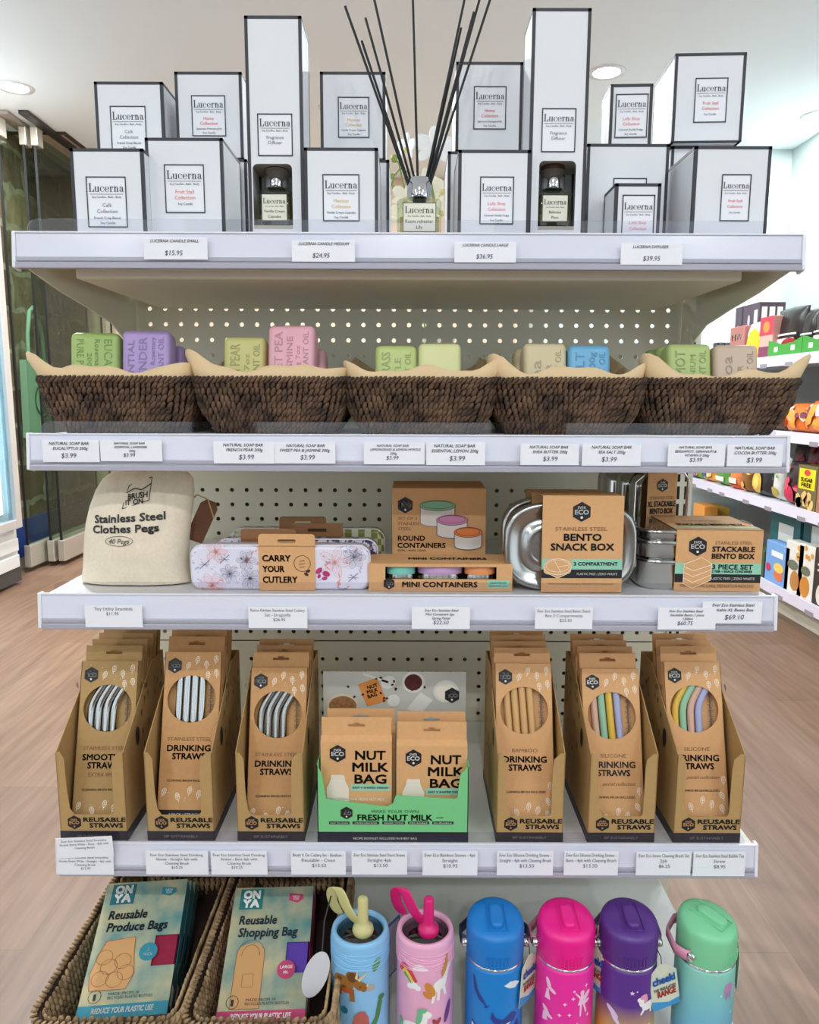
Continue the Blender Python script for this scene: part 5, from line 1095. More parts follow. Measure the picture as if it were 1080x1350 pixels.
# ---------------------------------------------------------------- base deck
teal = None
def cloud_mat(name, c1, c2, sc=26):
    m = mat(name, c1, .45, nz=.1, ns=sc, c2=c2); return m
ctl = cloud_mat('teal cloud print', (74, 138, 142), (206, 190, 144), 22); tealm = mat('teal card', (32, 104, 116), .45); tealb = mat('teal banner', (46, 136, 156), .45); pinkm = mat('pink banner', (196, 66, 112), .45); linem = mat('tan line drawing', (206, 156, 100), .6)
OW, OH, OD_ = .108, .172, .03
def onya(kind):
    r = thing('bag_carton', '', 'bag carton'); pr = kind == 'produce'; w, h, d = OW, OH, OD_
    wx0, wx1, wz0, wz1 = w/2-.03, w/2, h*.335, h*.56
    t = .001; side = tealm if pr else mat('berry card', (150, 50, 84), .45)
    MB().box(-w/2, wx0, 0, t, 0, h).box(wx0, wx1, 0, t, 0, wz0).box(wx0, wx1, 0, t, wz1, h).build('front_panel', ctl, r)
    MB().box(-w/2, -w/2+t, t, d, 0, h).box(w/2-t, w/2, .012, d, 0, h).box(w/2-t, w/2, t, .012, 0, wz0).box(w/2-t, w/2, t, .012, wz1, h).box(-w/2+t, w/2-t, d-t, d, 0, h).box(-w/2+t, w/2-t, t, d-t, h-t, h).build('carton', side, r)
    MB().box(-w/2+t, w/2-t, t, d-t, 0, t).build('bottom_flap', mat('grey board', (176,172,160)), r)
    MB().box(-w/2+.004, w/2-.0025, .0035, d-.004, .004, h-.004).build('folded_bag', mat('crimson mesh bag', (150, 20, 60), .8, nz=.2, ns=400) if pr else mat('violet mesh bag', (98, 66, 176), .8, nz=.2, ns=400), r)
    MB().rect(-w/2, w/2, h*.012, h*.088, -.0004).rect(-w/2, w/2, .0, h*.012, -.0003).build('banner', tealb if pr else pinkm, r)
    MB().rect(-w*.42, -w*.13, h*.82, h*.985, -.0004).build('logo_panel', tealm if pr else mat('deep teal panel', (40, 120, 118), .45), r)
    mw = MB(); y = -.0008
    mw.text('ON', -w*.275, h*.94, .0108, y, bold=.06, fitw=w*.2); mw.text('YA', -w*.275, h*.868, .0108, y, bold=.06, fitw=w*.2)
    mw.text('REDUCE YOUR PLASTIC USE', 0, h*.05, .0062, y, bold=.03, ital=.15, fitw=w*.68)
    mk = MB(); mk.text('Reusable', -w*.16, h*.735, .0115, y, bold=.03, ital=.12, fitw=w*.46); mk.text('Produce Bags' if pr else 'Shopping Bag', -w*.02, h*.64, .0115, y, bold=.03, ital=.12, fitw=w*.72)
    mk.ring(-w*.34, h*.145, .0078, .0078, .0006, y, 20); mk.rect(-w*.34-.0016, -w*.34+.0016, h*.145-.0045, h*.145+.003, y); mk.text('MADE FROM 10', -w*.02, h*.158, .0032, y, fitw=w*.34); mk.text('RECYCLED PLASTIC BOTTLES', .006, h*.132, .0032, y, fitw=w*.5)
    mk.build('lettering', mat('deep teal ink', (22, 42, 52), .5), r)
    bd = MB(); bx0, bz0 = (.006, h*.44) if pr else (w*.13, h*.36); bd.disc(bx0+.012, bz0, .0115, None, y+.0002, 24); bd.poly([(w*.2,h*.885),(w*.2+.012,h*.865),(w*.2+.02,h*.895),(w*.2+.019,h*.93),(w*.2,h*.945)], y+.0002); bd.build('badge', tealb if pr else pinkm, r)
    mw.text('5' if pr else 'LARGE', bx0+.012, bz0+.003, .0038, y-.0003, bold=.02); mw.text('PACK' if pr else '10L', bx0+.012, bz0-.0035, .0034, y-.0003, bold=.02); mw.text('NEW', w*.29, h*.915, .003, y-.0003); mw.text('SIZE', w*.29, h*.895, .003, y-.0003)
    mw.build('white_print', wht, r)
    ld = MB(); ll = MB(); q = -w*.2; zc = h*.36
    if pr:
        Pb = [(q-.024,zc-.03),(q+.02,zc-.03),(q+.027,zc-.012),(q+.022,zc+.014),(q+.02,zc+.034),(q-.016,zc+.03),(q-.022,zc+.014),(q-.028,zc-.01)]; ld.poly(Pb, -.0004); ll.line(Pb+Pb[:1], .0007, y)
        for (u, v) in ((-.014,-.016),(.004,-.018),(.016,-.01),(-.006,-.002),(.01,.004),(-.014,.01)): ll.ring(q+u, zc+v, .0105, .0095, .0006, y, 18)
    else:
        ld.rect(q-.018, q+.018, zc-.045, zc+.02, -.0004); ld.disc(q, zc+.02, .018, .014, -.0003, 24); ll.line([(q-.018,zc+.02),(q-.018,zc-.045),(q+.018,zc-.045),(q+.018,zc+.02)], .0007, y); ll.ring(q, zc+.02, .018, .018, .0007, y, 24, 0, 0, .5); ll.ring(q, zc+.018, .012, .014, .0007, y, 20, 0, 0, .5); ll.frame(q-.007, q+.007, zc-.02, zc-.004, .0005, y)
    ld.build('printed_bag', linem, r); ll.build('drawing_lines', mat('brown drawing ink', (150, 96, 60), .6), r)
    bl = MB(); bl.M = Matrix.Translation((w/2, 0, 0)) @ Matrix.Rotation(math.pi/2, 4, 'Z'); bl.rect(.006, .02, .012, .036); bl.build('barcode_panel', paper, r)
    return r
def seat_box(p, label, tl, tr, bl_, D0, tilt, k, dy=.033, dz=0.):
    a, b = at(*bl_[0], D0), at(*bl_[1], D0); cx = (a.x+b.x)/2; t = at(tl[0], tl[1], D0+OH*math.cos(tilt)); t2 = at(tr[0], tr[1], D0+OH*math.cos(tilt))
    yaw = -math.atan2((t.x+t2.x)/2-cx, OH*math.cos(tilt))
    off = Vector((-math.sin(yaw)*0, 0, 0))
    dn = (OD_+.001)*k; up = .016*k; s_, c_ = math.sin(tilt), math.cos(tilt); L = (cx+(dn*s_+up*c_)*math.sin(-yaw), CY+D0+dn*s_+up*c_, a.z-dn*c_+up*s_)
    return L, (-(math.pi/2-tilt), 0, 0), yaw
for (kind, tl, tr, bl_, labs, c) in (('produce', (146,1168), (246,1166), ((98,1341),(221,1346)), ['teal reusable produce bags carton, frontmost in the left seagrass basket','second produce bags carton, its title peeking above the front one','third produce bags carton, deepest in the left basket'], 0),
                                     ('shopping', (312,1173), (413,1173), ((281,1350),(404,1352)), ['teal and pink reusable shopping bag carton, frontmost in its basket','second shopping bag carton, its logo peeking above the front one'], 1)):
    p = onya(kind); tilt = math.radians(25)
    for k, lb in enumerate(labs):
        L, R_, yaw = seat_box(p, lb, tl, tr, bl_, .815, tilt, k)
        o = p if k == 0 else copy_tree(p)
        o.rotation_mode = 'XYZ'; o.rotation_euler = R_
        o.matrix_world = Matrix.Translation((L[0], L[1], L[2])) @ Matrix.Rotation(yaw, 4, 'Z') @ Matrix.Rotation(R_[0], 4, 'X')
        o['label'] = lb; o['group'] = kind+' bag cartons'
b0 = None
for i, (xa, xb, lb) in enumerate(((-.437, -.264, 'tan woven seagrass basket at the lower left, full of teal produce bag cartons'), (-.258, -.088, 'tan woven seagrass basket left of the bottles, holding shopping bag cartons'))):
    loc = ((xa+xb)/2, CY+.945, Z5+.0005)
    if not b0: b0 = thing('seagrass_basket', lb, 'basket', loc, (0,0,0), 'tan seagrass baskets on the base deck'); basket_mesh(b0, .172, .34, .15, .31, .138, 112, 13, sea2, .06, True)
    else: copy_tree(b0, lb, loc)
# bottles
BR = .0362
def bottle_decal(m, x0):
    m.fn = lambda p: Vector(((BR+.0006-(p.y+.0004)*.8)*math.sin(p.x/BR), -(BR+.0006-(p.y+.0004)*.8)*math.cos(p.x/BR), p.z))
def prints(r, items, h, su=1., ou=0., sv=1., ov=0.):
    """items: (colour name, rgb, list of (kind, args)); u along the arc, v down from the rim h"""
    for nme, c, shapes in items:
        shapes = [('p', [(u*su+ou, v*sv+ov) for u, v in s[1]]) + tuple(s[2:]) if s[0] == 'p' else ('e', s[1]*su+ou, s[2]*sv+ov, s[3]*su, s[4]*sv) + tuple(s[5:]) for s in shapes]
        m = MB(); bottle_decal(m, 0)
        for s in shapes:
            if s[0] == 'p': m.poly([(u/1000, h-v/1000) for u, v in s[1]], -.0004-(s[2] if len(s) > 2 else 0)*.0004)
            else: m.disc(s[1]/1000, h-s[2]/1000, s[3]/1000, s[4]/1000, -.0004-(s[6] if len(s) > 6 else 0)*.0004, 16, s[5] if len(s) > 5 else 0)
        m.build(nme, mat('print '+nme, c, .45), r)
def tumbler(x, c, lidc, label, items):
    r = thing('straw_tumbler', label, 'drink bottle', (x, CY+.865, Z5+.0004)); h = .194; cm = mat('tumbler '+label[:14], c, .42); lm = mat('tumbler lid '+label[:14], lidc, .35)
    prof = [(.031, 0), (.034, .003), (BR, .012), (BR, h-.03)]
    MB().lathe(prof+[(BR, h-.006), (BR-.0012, h-.001), (BR-.003, h), (BR-.006, h-.0005), (BR-.0068, h-.006), (BR-.0072, h-.012)], 48, cap=False).build('body', cm, r)
    m = MB()
    for k in range(7):
        ang = 0.; P = []
        for i in range(49):
            a = 2*math.pi*i/48; P.append(((BR+.0002)*math.sin(a), -(BR+.0002)*math.cos(a), h-.011-k*.0032-.004*math.cos(a*1.0)*(1 if k % 2 else .7)-.003*abs(math.sin(a*1.5+k*.5))))
        m.tube(P, .0008, 5, False)
    m.build('grip_ridges', cm, r)
    MB().lathe([(BR-.0068, h-.012), (BR-.0068, h-.006), (.0001, h-.005)], 40).build('clear_lid', clear('smoky lid', (130, 140, 142), .12), r)
    MB().lathe([(BR-.0075, .06), (BR-.0075, h-.016), (.0001, h-.016)], 32).build('steel_inner', steelb, r)
    MB().lathe([(.012, h-.006), (.0135, h-.002), (.0125, h+.003), (.0085, h+.006), (.0068, h+.01), (.0064, h+.04), (.0052, h+.042), (.0001, h+.0425)], 24, (.004, -.004)).build('spout', lm, r)
    s = MB(); a0 = Vector((.004, -.004, h+.003)); P = [a0+Vector(v) for v in ((-.0,-.0,0),(-.012,.002,.008),(-.022,.006,.022),(-.028,.012,.036),(-.034,.018,.041),(-.041,.024,.036),(-.043,.027,.022),(-.038,.027,.006),(-.03,.026,-.004))]
    W = Vector((.0075, -.0045, .003)); vs = []; fs = []
    for q in P: vs += [q-W, q+W]
    for i in range(len(P)-1): fs.append((2*i, 2*i+1, 2*i+3, 2*i+2))
    s.add(vs, fs, True); s.build('carry_loop', lm, r, solid=.0032, sub=2)
    prints(r, items, h, 1.1, -1., 1.22, 2.); return r
# generic dinosaur and unicorn stickers
dino = [('ochre_dinosaur', (156,104,44), [('e',-18,42,14,9,.1),('e',-6,34,8,8),('e',3,42,8,5,-.5),('e',7,46,3,3),('p',[(-30,42),(-24,42),(-23,58),(-29,58)]),('p',[(-25,46),(-19,46),(-19,56),(-23,56)]),('p',[(-10,46),(-4,46),(-3,60),(-9,60)]),('p',[(-34,44),(-28,36),(-28,44)])]),
        ('dark_frill', (110,70,34), [('e',-6,33,5.5,5.5,0,1),('e',3,43,1.2,1.2,0,1),('e',-22,38,4,2,.2,1),('e',-16,45,3,1.5,.2,1)]),
        ('ivory_horns', (232,208,156), [('p',[(0,34),(13,25),(2,37)],2),('p',[(-3,33),(1,22),(0,35)],2),('p',[(9,42),(13,38),(11,44)],2)]), ('rust_patch', (190,84,44), [('e',-13,49,8,2.5,0,1)]),
        ('leaf', (96,150,66), [('e',22,22,4.5,8,-.4)]), ('green_dinosaur', (70,126,70), [('e',4,94,15,7,.25),('p',[(12,92),(20,80),(24,64),(29,62),(30,68),(26,82),(18,96)]),('e',29,62,5,3,-.3),('p',[(-8,92),(-24,104),(-30,112),(-4,102)]),('p',[(-2,96),(4,98),(2,112),(-4,112)]),('p',[(10,96),(15,94),(16,110),(11,110)])]),
        ('sail_fin', (186,96,88), [('p',[(-8,90),(-4,76),(2,70),(8,71),(12,78),(13,88)],1)]), ('stone', (176,170,160), [('e',15,46,5,4)]), ('teal_leaf', (30,120,140), [('e',-16,72,5,4,.6)]), ('bush', (76,130,80), [('e',-30,96,6,9,.2)])]
uni = [('white_unicorn', (246,240,236), [('e',17,43,9,6,.5),('p',[(20,40),(26,24),(31,28),(25,46)]),('e',30,26,5,3,-.5),('p',[(10,46),(14,48),(10,62),(7,62)]),('p',[(20,46),(24,44),(27,57),(24,58)]),('p',[(14,48),(18,48),(17,60),(14,60)])]),
       ('white_pony', (248,244,240), [('e',-14,92,13,7.5,0),('p',[(-8,92),(-3,74),(4,76),(1,94)]),('e',2,74,6.5,4.2,-.4),('p',[(-26,92),(-21,94),(-22,112),(-26,112)]),('p',[(-19,96),(-15,96),(-15,110),(-18,110)]),('p',[(-8,96),(-4,94),(-2,110),(-6,110)]),('p',[(-3,92),(1,90),(5,104),(2,106)])]),
       ('cloud_print', (244,242,244), [('e',-6,22,6,3.5),('e',-10,24,4,2.5),('e',-1,24,4.5,2.5)]), ('cloud_print', (244,242,244), [('e',-13,43,6,4),('e',-17,45,4,3),('e',-8,45,4,3)]),
       ('orange_mane', (214,140,62), [('e',6,46,4.5,9,.5,1),('e',3,52,3,6,.8,1),('e',24,26,3,9,-.35,1),('e',26,18,2,7,-.2,1)]), ('green_mane', (116,190,140), [('e',-6,78,3.5,9,-.25,1),('e',-3,70,6,3,.3,1)]), ('green_tail', (116,190,140), [('e',-30,96,4,10,.2,1)]),
       ('rainbow_red', (220,70,70), [('p',[(-33,32),(-30,24),(-24,22),(-16,26),(-8,38),(-11,40),(-18,31),(-24,27),(-29,33)])]), ('rainbow_yellow', (238,206,90), [('p',[(-29,33),(-24,27),(-18,31),(-11,40),(-14,41),(-20,34),(-24,31),(-26,34)])]), ('rainbow_green', (96,176,104), [('p',[(-26,34),(-24,31),(-20,34),(-14,41),(-16,42),(-21,37),(-24,36)])]),
       ('purple_tail', (112,60,130), [('e',29,78,4,12,-.3)]), ('butterfly', (170,60,70), [('e',12,84,2.5,4.5,.6),('e',16,84,2.5,4.5,-.6)])]
XS = [-.0586, .0235, .1115, .2005, .2795, .378]
tumbler(XS[0], (140,196,236), (204,196,134), 'pale blue straw tumbler with dinosaur print and khaki spout', dino)
tumbler(XS[1], (240,176,206), (216,24,112), 'pale pink straw tumbler with unicorn print and magenta spout', uni)
def kidbottle(x, c, label, lidc, items, loopc, grad=None, yaw=0.):
    r = thing('kids_bottle', label, 'drink bottle', (x, CY+.865, Z5+.0004), (0, 0, yaw)); hb = .158
    if grad:
        bm_ = bpy.data.materials.new('ombre '+label[:12]); bm_.use_nodes = True; nt = bm_.node_tree; b = nt.nodes['Principled BSDF']; tc = nt.nodes.new('ShaderNodeTexCoord'); sp = nt.nodes.new('ShaderNodeSeparateXYZ'); rp = nt.nodes.new('ShaderNodeValToRGB')
        e = rp.color_ramp.elements; e[0].position, e[0].color = grad[0][0]*4, RGB(*grad[0][1]); e[1].position, e[1].color = grad[1][0]*4, RGB(*grad[1][1])
        mu = nt.nodes.new('ShaderNodeMath'); mu.operation = 'MULTIPLY'; mu.inputs[1].default_value = 4
        nt.links.new(tc.outputs['Object'], sp.inputs[0]); nt.links.new(sp.outputs[2], mu.inputs[0]); nt.links.new(mu.outputs[0], rp.inputs[0]); nt.links.new(rp.outputs[0], b.inputs['Base Color']); b.inputs['Roughness'].default_value = .4
    else: bm_ = mat('bottle '+label[:12], c, .38)
    lm = mat('bottle lid '+label[:12], lidc, .38)
    MB().lathe([(.031, 0), (.034, .003), (BR, .01), (BR, hb-.004), (BR-.001, hb), (.03, hb+.001)], 48).build('body', bm_, r)
    MB().lathe([(.03, hb), (BR-.0006, hb+.0005), (BR-.0002, hb+.002), (BR-.0006, hb+.0035), (.03, hb+.004)], 48).build('steel_ring', chrome, r)
    zl = hb+.004; ang = 48
    m = MB(); loops = []
    for f, z, tilt in ((.985, 0, 0), (1.0, .003, 0), (1.0, .034, .3), (.99, .038, .6), (.965, .0415, .8), (.92, .0445, 1), (.8, .0475, 1), (.55, .0495, 1), (.3, .0502, 1), (.01, .0505, 1)):
        L = []
        for i in range(40): a = 2*math.pi*i/40; xx, yy = BR*f*math.cos(a), BR*f*math.sin(a); L.append((xx, yy, zl+z+tilt*(yy/BR)*.005))
        loops.append(L)
    m.loft(loops); m.build('lid', lm, r)
    t = MB(); Mt = Matrix.Translation((0, -.004, zl+.049)) @ Matrix.Rotation(math.atan(.005/BR), 4, 'X'); t.M = Mt
    t.loft([[(.0085*math.copysign(abs(math.cos(a))**.7, math.cos(a))*s, (.019+.0)*math.copysign(abs(math.sin(a))**.6, math.sin(a))*s-.001, z) for a in [2*math.pi*i/24 for i in range(24)]] for s, z in ((1,-.003),(1,.004),(.9,.0062),(.6,.0068))]); t.build('flip_spout', lm, r)
    g = MB(); g.M = Mt; g.tube([(-.012,.024,.0008),(-.012,-.022,.0008),(.012,-.022,.0008),(.012,.024,.0008)], .0007, 5); g.build('spout_seam', lm, r)
    k = MB()
    for i in range(7):
        a = math.radians(-90+(i-3)*7); cx, cy = (BR-.0002)*math.cos(a), (BR-.0002)*math.sin(a); k.tube([(cx, cy, zl+.004), (cx, cy, zl+.016)], .0014, 6)
    k.build('grip_ribs', lm, r)
    lp = mat('loop '+label[:12], loopc, .5); a = MB()
    P = [(-BR-.001, .0, zl+.012), (-BR-.006, .004, zl+.013), (-BR-.007, .018, zl+.014), (-.025, .04, zl+.016), (0, .046, zl+.017), (.025, .04, zl+.016), (BR+.007, .018, zl+.014), (BR+.006, .004, zl+.013), (BR+.001, 0, zl+.012)]
    vs = []; fs = []
    for q in P: vs += [(q[0], q[1], q[2]-.0065), (q[0], q[1], q[2]+.0065)]
    for i in range(len(P)-1): fs.append((2*i, 2*i+1, 2*i+3, 2*i+2))
    a.add(vs, fs, True); a.build('carry_strap', lp, r, solid=.0022)
    for s in (-1, 1): q = MB(); q.M = Matrix.Translation((s*(BR+.002), -.001, zl+.012)) @ Matrix.Rotation(s*math.pi/2, 4, 'Y'); q.lathe([(.0055, -.002), (.0055, .003), (.0048, .0038), (.0001, .004)], 20); q.build('rivet', chrome, r)
    prints(r, items, hb); return r
def swing(x, y, z, yaw, label, tiltv=.0):
    r = thing('swing_tag', label, 'swing tag', (x, y, z), (0, tiltv, yaw), 'paper swing tags on the bottles'); w, h = .038, .062
    MB().prism([(-w/2, 0), (w/2, 0), (w/2, h*.78), (w*.1, h), (-w*.12, h), (-w/2, h*.8)], 0, .0006).build('card', mat('pale sage tag', (214, 218, 196), .6), r)
    MB().prism([(-w/2, 0), (w/2, 0), (w/2, h*.14), (w*.1, h*.1), (-w/2, h*.22)], -.0004, -.0001).build('blue_wave', mat('tag blue', (60, 150, 206), .5), r)
    m = MB(); m.text('cheeki', 0, h*.66, .0105, -.0009, bold=.05, fitw=w*.8); m.build('blue_lettering', mat('tag blue ink', (40, 110, 190), .5), r)
    m = MB(); m.text('THE INSULATED', 0, h*.45, .0042, -.0006, bold=.02, fitw=w*.8); m.build('lettering', blk, r)
    MB().text('RANGE', w*.06, h*.34, .0085, -.0006, bold=.04, fitw=w*.66).build('red_lettering', mat('tag red ink', (206, 60, 50), .5), r)
    MB().tube([(0, .001, h*.94), (.002, .004, h*1.1), (.0, .007, h*1.24)], .0006, 5).build('string', blk, r)
shark = [('white_shark', (226,234,240), [('p',[(8,17),(16,13),(24,15),(32,20),(24,24),(15,22)])]), ('navy_whale', (44,58,140), [('p',[(-33,10),(-30,14),(-26,28),(-18,38),(-13,46),(-9,44),(-12,48),(-16,50),(-15,46),(-24,40),(-31,28)]),('p',[(-6,52),(-2,60),(8,64),(20,56),(27,60),(24,68),(14,72),(6,68),(-2,70),(-8,62)]),('p',[(-34,74),(-24,80),(-20,92),(-30,98),(-35,90)]),('p',[(20,80),(30,70),(33,86),(26,100),(20,94)])]), ('white_belly', (226,232,240), [('p',[(-33,76),(-26,82),(-24,90),(-34,84)],1),('p',[(10,70),(14,72),(18,68)],1)])]
fairy = [('pale_fairy', (250,204,230), [('e',16,28,3,3.4),('p',[(14,31),(18,31),(22,44),(10,44)]),('p',[(13,44),(16,44),(15,60),(13,60)]),('p',[(17,44),(20,44),(24,56),(22,58)]),('p',[(14,33),(7,26),(6,27),(13,36)]),('e',22,34,3.5,8,-.8),('e',22,42,2.5,6,-1.3),('e',5,24,1.6,1.6)]),
         ('winged_fairy', (250,204,230), [('e',-27,20,2.8,8,.35),('e',-23,27,2.5,7,1.0),('e',-28,30,2,2.4),('p',[(-30,32),(-26,32),(-24,42),(-32,42)])]), ('third_fairy', (250,204,230), [('e',-30,58,3,7,.7),('e',-26,64,2.5,6,1.2),('p',[(-34,62),(-30,60),(-27,72),(-35,74)])]), ('seated_fairy', (250,204,230), [('e',-2,84,3,3.4),('p',[(-5,88),(2,88),(5,102),(-9,102)]),('e',-9,90,3,8,.7),('e',7,90,3,8,-.7)])] + [('star_print', (252,220,238), [('p',[(u,v-3),(u+.8,v-.8),(u+3,v),(u+.8,v+.8),(u,v+3),(u-.8,v+.8),(u-3,v),(u-.8,v-.8)])]) for u, v in ((4,34),(-6,42),(0,56),(26,62),(-12,58),(10,70),(-16,76),(22,20))]
pony = [('white_pony', (240,232,244), [('e',20,46,10,6,.15),('e',11,40,5,7,.3),('e',8,36,4.5,3.4,-.3),('e',30,42,5,3,-.8),('p',[(12,48),(15,50),(10,57),(8,56)]),('p',[(22,48),(26,48),(26,57),(23,57)])]), ('pink_mane', (238,160,190), [('e',12,32,5,3.4,.3,1),('e',15,37,2.6,5,-.2,1)]), ('star_print', (250,240,244), [('p',[(-3+3.4*math.sin(k*math.pi/5)*(1 if k % 2 == 0 else .42), 26-3.4*math.cos(k*math.pi/5)*(1 if k % 2 == 0 else .42)) for k in range(9, -1, -1)])]), ('star_print', (250,240,244), [('e',3,24,1,1)]),
        ('lilac_wing', (226,206,236), [('e',-26,58,10,3.5,-.7),('e',-22,66,9,3,-.9)]), ('cloud_print', (248,236,226), [('e',18,76,4,2),('e',22,75,3,2)]), ('second_pony', (244,232,236), [('e',14,96,10,7),('e',6,88,4.5,5),('e',3,86,4,3)])]
mer = [('pink_jellyfish', (196,140,190), [('p',[(-14,22),(-11,16),(-5,15),(-1,18),(0,24),(-2,25),(-2,42),(-4,26),(-6,40),(-7,26),(-10,42),(-10,26),(-12,36)])]), ('red_haired_mermaid', (176,52,70), [('p',[(26,18),(31,12),(34,20),(33,40),(29,56),(25,58),(27,44)])]), ('mermaid_tail', (60,110,180), [('p',[(29,52),(34,48),(34,66),(30,64)],1)]), ('bubbles', (226,240,244), [('e',6,22,1.6,1.6),('e',8,40,1.6,1.6),('e',0,58,1.6,1.6),('e',-18,30,1.2,1.2),('e',14,64,1.2,1.2)]), ('yellow_fish', (230,204,80), [('p',[(-20,76),(-12,68),(-6,76),(-12,88)])])]
kidbottle(XS[2], (20,128,206), 'bright blue kids bottle with whales and a shark', (20,124,204), shark, (36,40,70))
kidbottle(XS[3], (240,44,160), 'hot pink kids bottle with pale fairies', (240,24,140), fairy, (206,130,150))
kidbottle(XS[4], (80,40,130), 'purple kids bottle fading to yellow, with a white pony', (86,46,132), pony, (110,70,130), ((.062,(232,190,50)),(.112,(92,48,140))))
kidbottle(XS[5], (130,200,190), 'mint green kids bottle fading to blue, with a jellyfish and mermaid', (130,212,160), mer, (222,150,176), ((.05,(96,170,222)),(.15,(140,208,190))), .7)
q = at(693, 1330, .838); swing(XS[2]+.0395, CY+.85, q.z, .9, 'blue and cream swing tag between the bright blue and hot pink bottles', .12)
swing(XS[3]+.0405, CY+.862, q.z+.006, -1.05, 'swing tag seen edge-on between the hot pink and purple bottles', -.14)
swing(XS[4]+.045, CY+.842, q.z+.0, .25, 'swing tag facing out between the purple and mint bottles', -.17)
swing(XS[5]+.0415, CY+.87, q.z+.014, 1.35, 'pale swing tag at the right side of the mint bottle', -.05)
w_ = MB(); w_.M = Matrix.Translation((XS[0]-.052, CY+.83, Z5+.155)) @ Matrix.Rotation(.35, 4, 'Z') @ Matrix.Rotation(.3, 4, 'Y')
w_.prism([(.016*math.cos(a), .03*math.sin(a)) for a in [2*math.pi*i/28 for i in range(28)]], 0, .001)
sg = thing('swing_tag', 'white oval swing tag hanging left of the dinosaur tumbler', 'swing tag', (0,0,0)); w_.build('card', mat('white tag card', (220, 220, 224), .6), sg)
MB().tube([(XS[0]-.044, CY+.832, Z5+.185), (XS[0]-.043, CY+.85, Z5+.212), (XS[0]-.036, CY+.865, Z5+.236)], .001, 6).build('string', blk, sg)
bt = MB(); bt.box(-.017, .017, 0, .0008, -.075, .0)
st = thing('swing_tag', 'blue edged swing tag standing between the two straw tumblers', 'swing tag', (XS[1]-.0425, CY+.885, Z5+.185), (0, -.05, .95)); bt.build('card', mat('navy tag card', (70, 92, 150), .6), st); MB().rect(-.014, .014, -.072, -.003, -.0006).build('grey_face', mat('tag grey', (170, 172, 178), .6), st)

# ---------------------------------------------------------------- aisle on the right
AX = 1.72; ZA = (.155, .545, .875, 1.222)
def shade(n): return ('lowest','second','third','top')[n]
ai = thing('aisle_shelving', 'long white grocery shelving run along the right side of the aisle', 'shelving', (AX, 0, 0))
MB().box(.42, .45, -.6, 3.6, 0, 1.3).build('back_panel', mat('aisle back steel', (150, 148, 144), .6), ai)
MB().box(.08, .42, -.6, 3.6, .0, ZA[0]-.03).build('plinth', mat('plinth cream', (206, 200, 184), .5), ai)
for n, z in enumerate(ZA):
    s = MB().box(.012, .42, -.6, 3.6, z-.03, z).build('shelf_deck', mat('aisle deck', (222, 222, 226), .4), ai)
    MB().box(0, .012, -.6, 3.6, z-.045, z+.004).build('price_rail', mat('aisle rail', (226, 222, 238), .3), s)
    m = MB(); rnd = random.Random(n)
    y = -.5
    while y < 3.5:
        m.box(-.0012, 0, y, y+.07, z-.05, z-.03); y += rnd.uniform(.17, .34)
    m.build('ticket_clips', mat('aisle tickets', (150, 146, 158), .5), s)
for y in (.0, 1.8, 3.58): MB().box(.0+.03, .42, y, y+.02, 0, ZA[0]-.03).build('foot', MATS['plinth cream'], ai)
def ay(x, dx=.02):
    v = 0.; u = x-540-1.; return CY+(AX+dx-CX)/(u)*FPX*math.cos(TH)*1.0
def span(x0, x1, z, dx=.02):
    """depth range on the aisle shelf front seen between photo columns x0..x1"""
    X = AX+dx-CX; out = []
    for x in (x0, x1):
        D = X/(x-540)*FPX
        for _ in range(6):
            t = D*math.cos(TH)*0+ (X/(x-540)); dz = CZ-z
            # solve for v with horizontal distance consistent
            v = (dz/t - FPX*math.sin(TH))/math.cos(TH); D = t*(FPX*math.cos(TH)-v*math.sin(TH))
        out.append(CY+D)
    return out
def printbits(m, L, H, kind, rnd):
    pass
